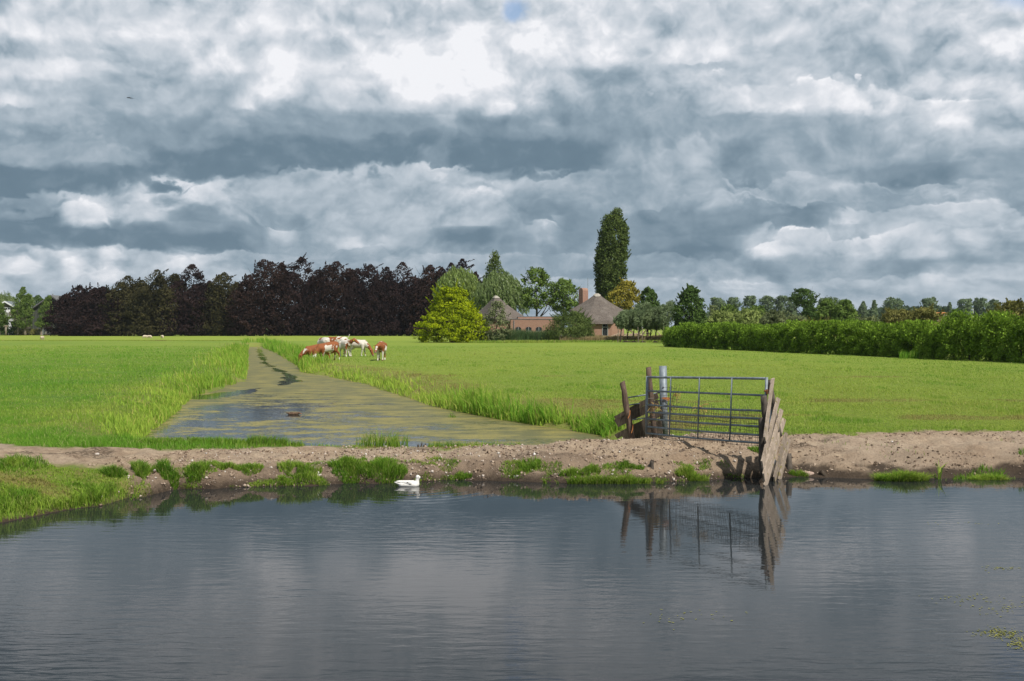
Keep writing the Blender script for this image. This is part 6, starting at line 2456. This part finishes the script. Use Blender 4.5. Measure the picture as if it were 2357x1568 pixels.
def sheep(label, u, vb, Y, heading, graze=True):
    p = at(u, vb, Y)
    r = thing('sheep', label, 'sheep', (p.x, Y, gz(p.x, Y)), math.atan2(heading[1], heading[0]), 'sheep in the far left pasture')
    B = [((-.32, 0, .48), .23, (.28, 0, .48), .22, (1, .95, 1)), ((-.3, 0, .58), .14, (.25, 0, .60), .14)]
    for s in (-1, 1):
        B += [((.24, s * .11, .38), .09, (.25, s * .11, .06), .042), ((-.30, s * .11, .38), .10, (-.31, s * .11, .06), .042)]
    B += [((.32, 0, .5), .15, (.50, 0, .34), .10), ((.52, 0, .30), .085, (.60, 0, .12), .055)] if graze else [((.3, 0, .55), .15, (.48, 0, .72), .10), ((.5, 0, .74), .085, (.66, 0, .66), .055)]
    for s in (-1, 1):
        B.append(((.50, s * .05, .36), .03, (.48, s * .14, .34), .022))
    B.append(((-.52, 0, .52), .05, (-.55, 0, .34), .035))
    link('body', blobmesh('body', B, .03, 3), M_WOOL, r)
    if label.startswith('cream'):
        m = MB()
        m.tube([(-.555, 0, .60), (-.60, 0, .45)], [.03, .05], 6)
        m.build('raddle_mark', plain_mat('dark_stain', (.10, .06, .04), (.16, .10, .07), 6), r)
    return r


sheep('cream sheep seen from behind, alone at the far left', 97.4, 783, 176, (.05, 1))
sheep('left sheep of the close pair in the far pasture', 334, 779, 208, (-.95, -.2))
sheep('right sheep of the close pair in the far pasture', 344, 779, 209, (.95, -.2))
sheep('single sheep to the right of the close pair', 373.5, 779, 208, (.6, -.7))


def ducks():
    m, t, out = mat_new('white_duck_plumage')
    co = t.new('ShaderNodeTexCoord').outputs['Object']
    n = t.noise(t.vm('MULTIPLY', co, (1, 1, 1.4)), 19, 2, .5)
    x, y, z = t.sep(co)
    k = t.m('MULTIPLY', t.smooth(n, .62, .66), t.m('MULTIPLY', t.smooth(x, .09, .05), t.smooth(z, .02, .028)))
    principled(t, out, t.mix(k, (.70, .68, .64), (.035, .030, .028)), .8, .2)
    r = thing('duck', 'white duck with black specks swimming in the canal', 'duck', (DUCK.x, DUCK.y, 0))
    s = .90
    B = [((-.11, 0, .03), .075, (.09, 0, .025), .078, (1, .95, .75)), ((-.12, 0, .055), .05, (.06, 0, .062), .055, (1, 1.1, .7)),
         ((-.17, 0, .05), .040, (-.24, 0, .065), .014, (1, 1.4, .6)), ((.13, 0, .03), .052, (.145, 0, .09), .034), ((.145, 0, .09), .034, (.150, 0, .145), .031),
         ((.150, 0, .155), .036, (.172, 0, .148), .030)]
    link('body', blobmesh('body', B, .010, 4), m, r)
    bl = MB()
    bl.tube([(.192, 0, .143), (.215, 0, .136), (.242, 0, .127)], [.017, .014, .009], 8, True, .55)
    bl.build('bill', M_DARKF, r, True)
    for sgn in (-1, 1):
        e = MB()
        e.tube([(.172, sgn * .024, .162), (.172, sgn * .034, .162)], [.007, .005], 8)
        e.build('eye', M_DARKF, r, True)
        w = blobmesh('wing', [((.04, sgn * .068, .060), .024, (-.16, sgn * .040, .078), .014, (1, .5, 1.3)), ((-.16, sgn * .040, .078), .014, (-.225, sgn * .02, .082), .005)], .008, 3)
        link('wing', w, m, r)
    r.scale = (1.0, 1.0, 1.0)
    # brown duck
    m2, t, out = mat_new('brown_duck_plumage')
    co = t.new('ShaderNodeTexCoord').outputs['Object']
    principled(t, out, t.mix(t.smooth(t.noise(co, 40, 4, .7), .4, .62), (.045, .026, .015), (.20, .13, .085)), .8, .2)
    x, y = wpt(675, 956)
    r = thing('duck', 'brown duck dabbling among the algae in the ditch', 'duck', (x, y, .015), math.radians(-4))
    B = [((-.10, 0, .03), .07, (.10, 0, .03), .07, (1, .95, .8)), ((-.16, 0, .05), .035, (-.24, 0, .075), .012, (1, 1.4, .6)), ((.13, 0, .04), .045, (.18, 0, .06), .034), ((.18, 0, .062), .036, (.205, 0, .055), .03)]
    link('body', blobmesh('body', B, .011, 4), m2, r)
    bl = MB()
    bl.tube([(.225, 0, .045), (.27, 0, .025)], [.015, .009], 8, True, .55)
    bl.build('bill', M_TWINE2, r, True)
    # swallow
    mbk = plain_mat('dark_plumage', (.010, .011, .014), (.025, .026, .032), 9, .6, .3)
    p = at(297.5, 225, 45)
    r = thing('bird', 'dark bird gliding in the upper left sky', 'bird', p)
    B = [((-.10, 0, 0), .018, (.02, 0, -.005), .026), ((.02, 0, -.005), .024, (.11, 0, -.012), .010, (1, 1.4, .7))]
    B += [((-.02, .01, .0), .022, (.05, .10, .01), .018, (1.5, 1, .45)), ((.05, .10, .01), .018, (.20, .16, -.01), .008, (1.5, 1, .5)),
          ((-.02, -.01, .0), .022, (.05, -.08, -.04), .018, (1.5, 1, .45)), ((.05, -.08, -.04), .018, (.20, -.10, -.075), .008, (1.5, 1, .5))]
    link('body', blobmesh('body', B, .009, 2), mbk, r)
    r.scale = (1.0,) * 3


ducks()


# ------------------------------------------------------------------ air
def haze():
    m, t, out = mat_new('haze')
    v = t.new('ShaderNodeVolumePrincipled')
    v.inputs['Color'].default_value = (.80, .88, .97, 1)
    v.inputs['Density'].default_value = .00007
    v.inputs['Anisotropy'].default_value = .2
    t.t.links.new(v.outputs[0], out.inputs['Volume'])
    mb = MB()
    mb.box((-1150, -60, -2), (1150, 1400, 60))
    o = mb.build('haze', m)
    tag(o, 'thin pale air between the camera and the far trees', 'haze', kind='stuff')


haze()
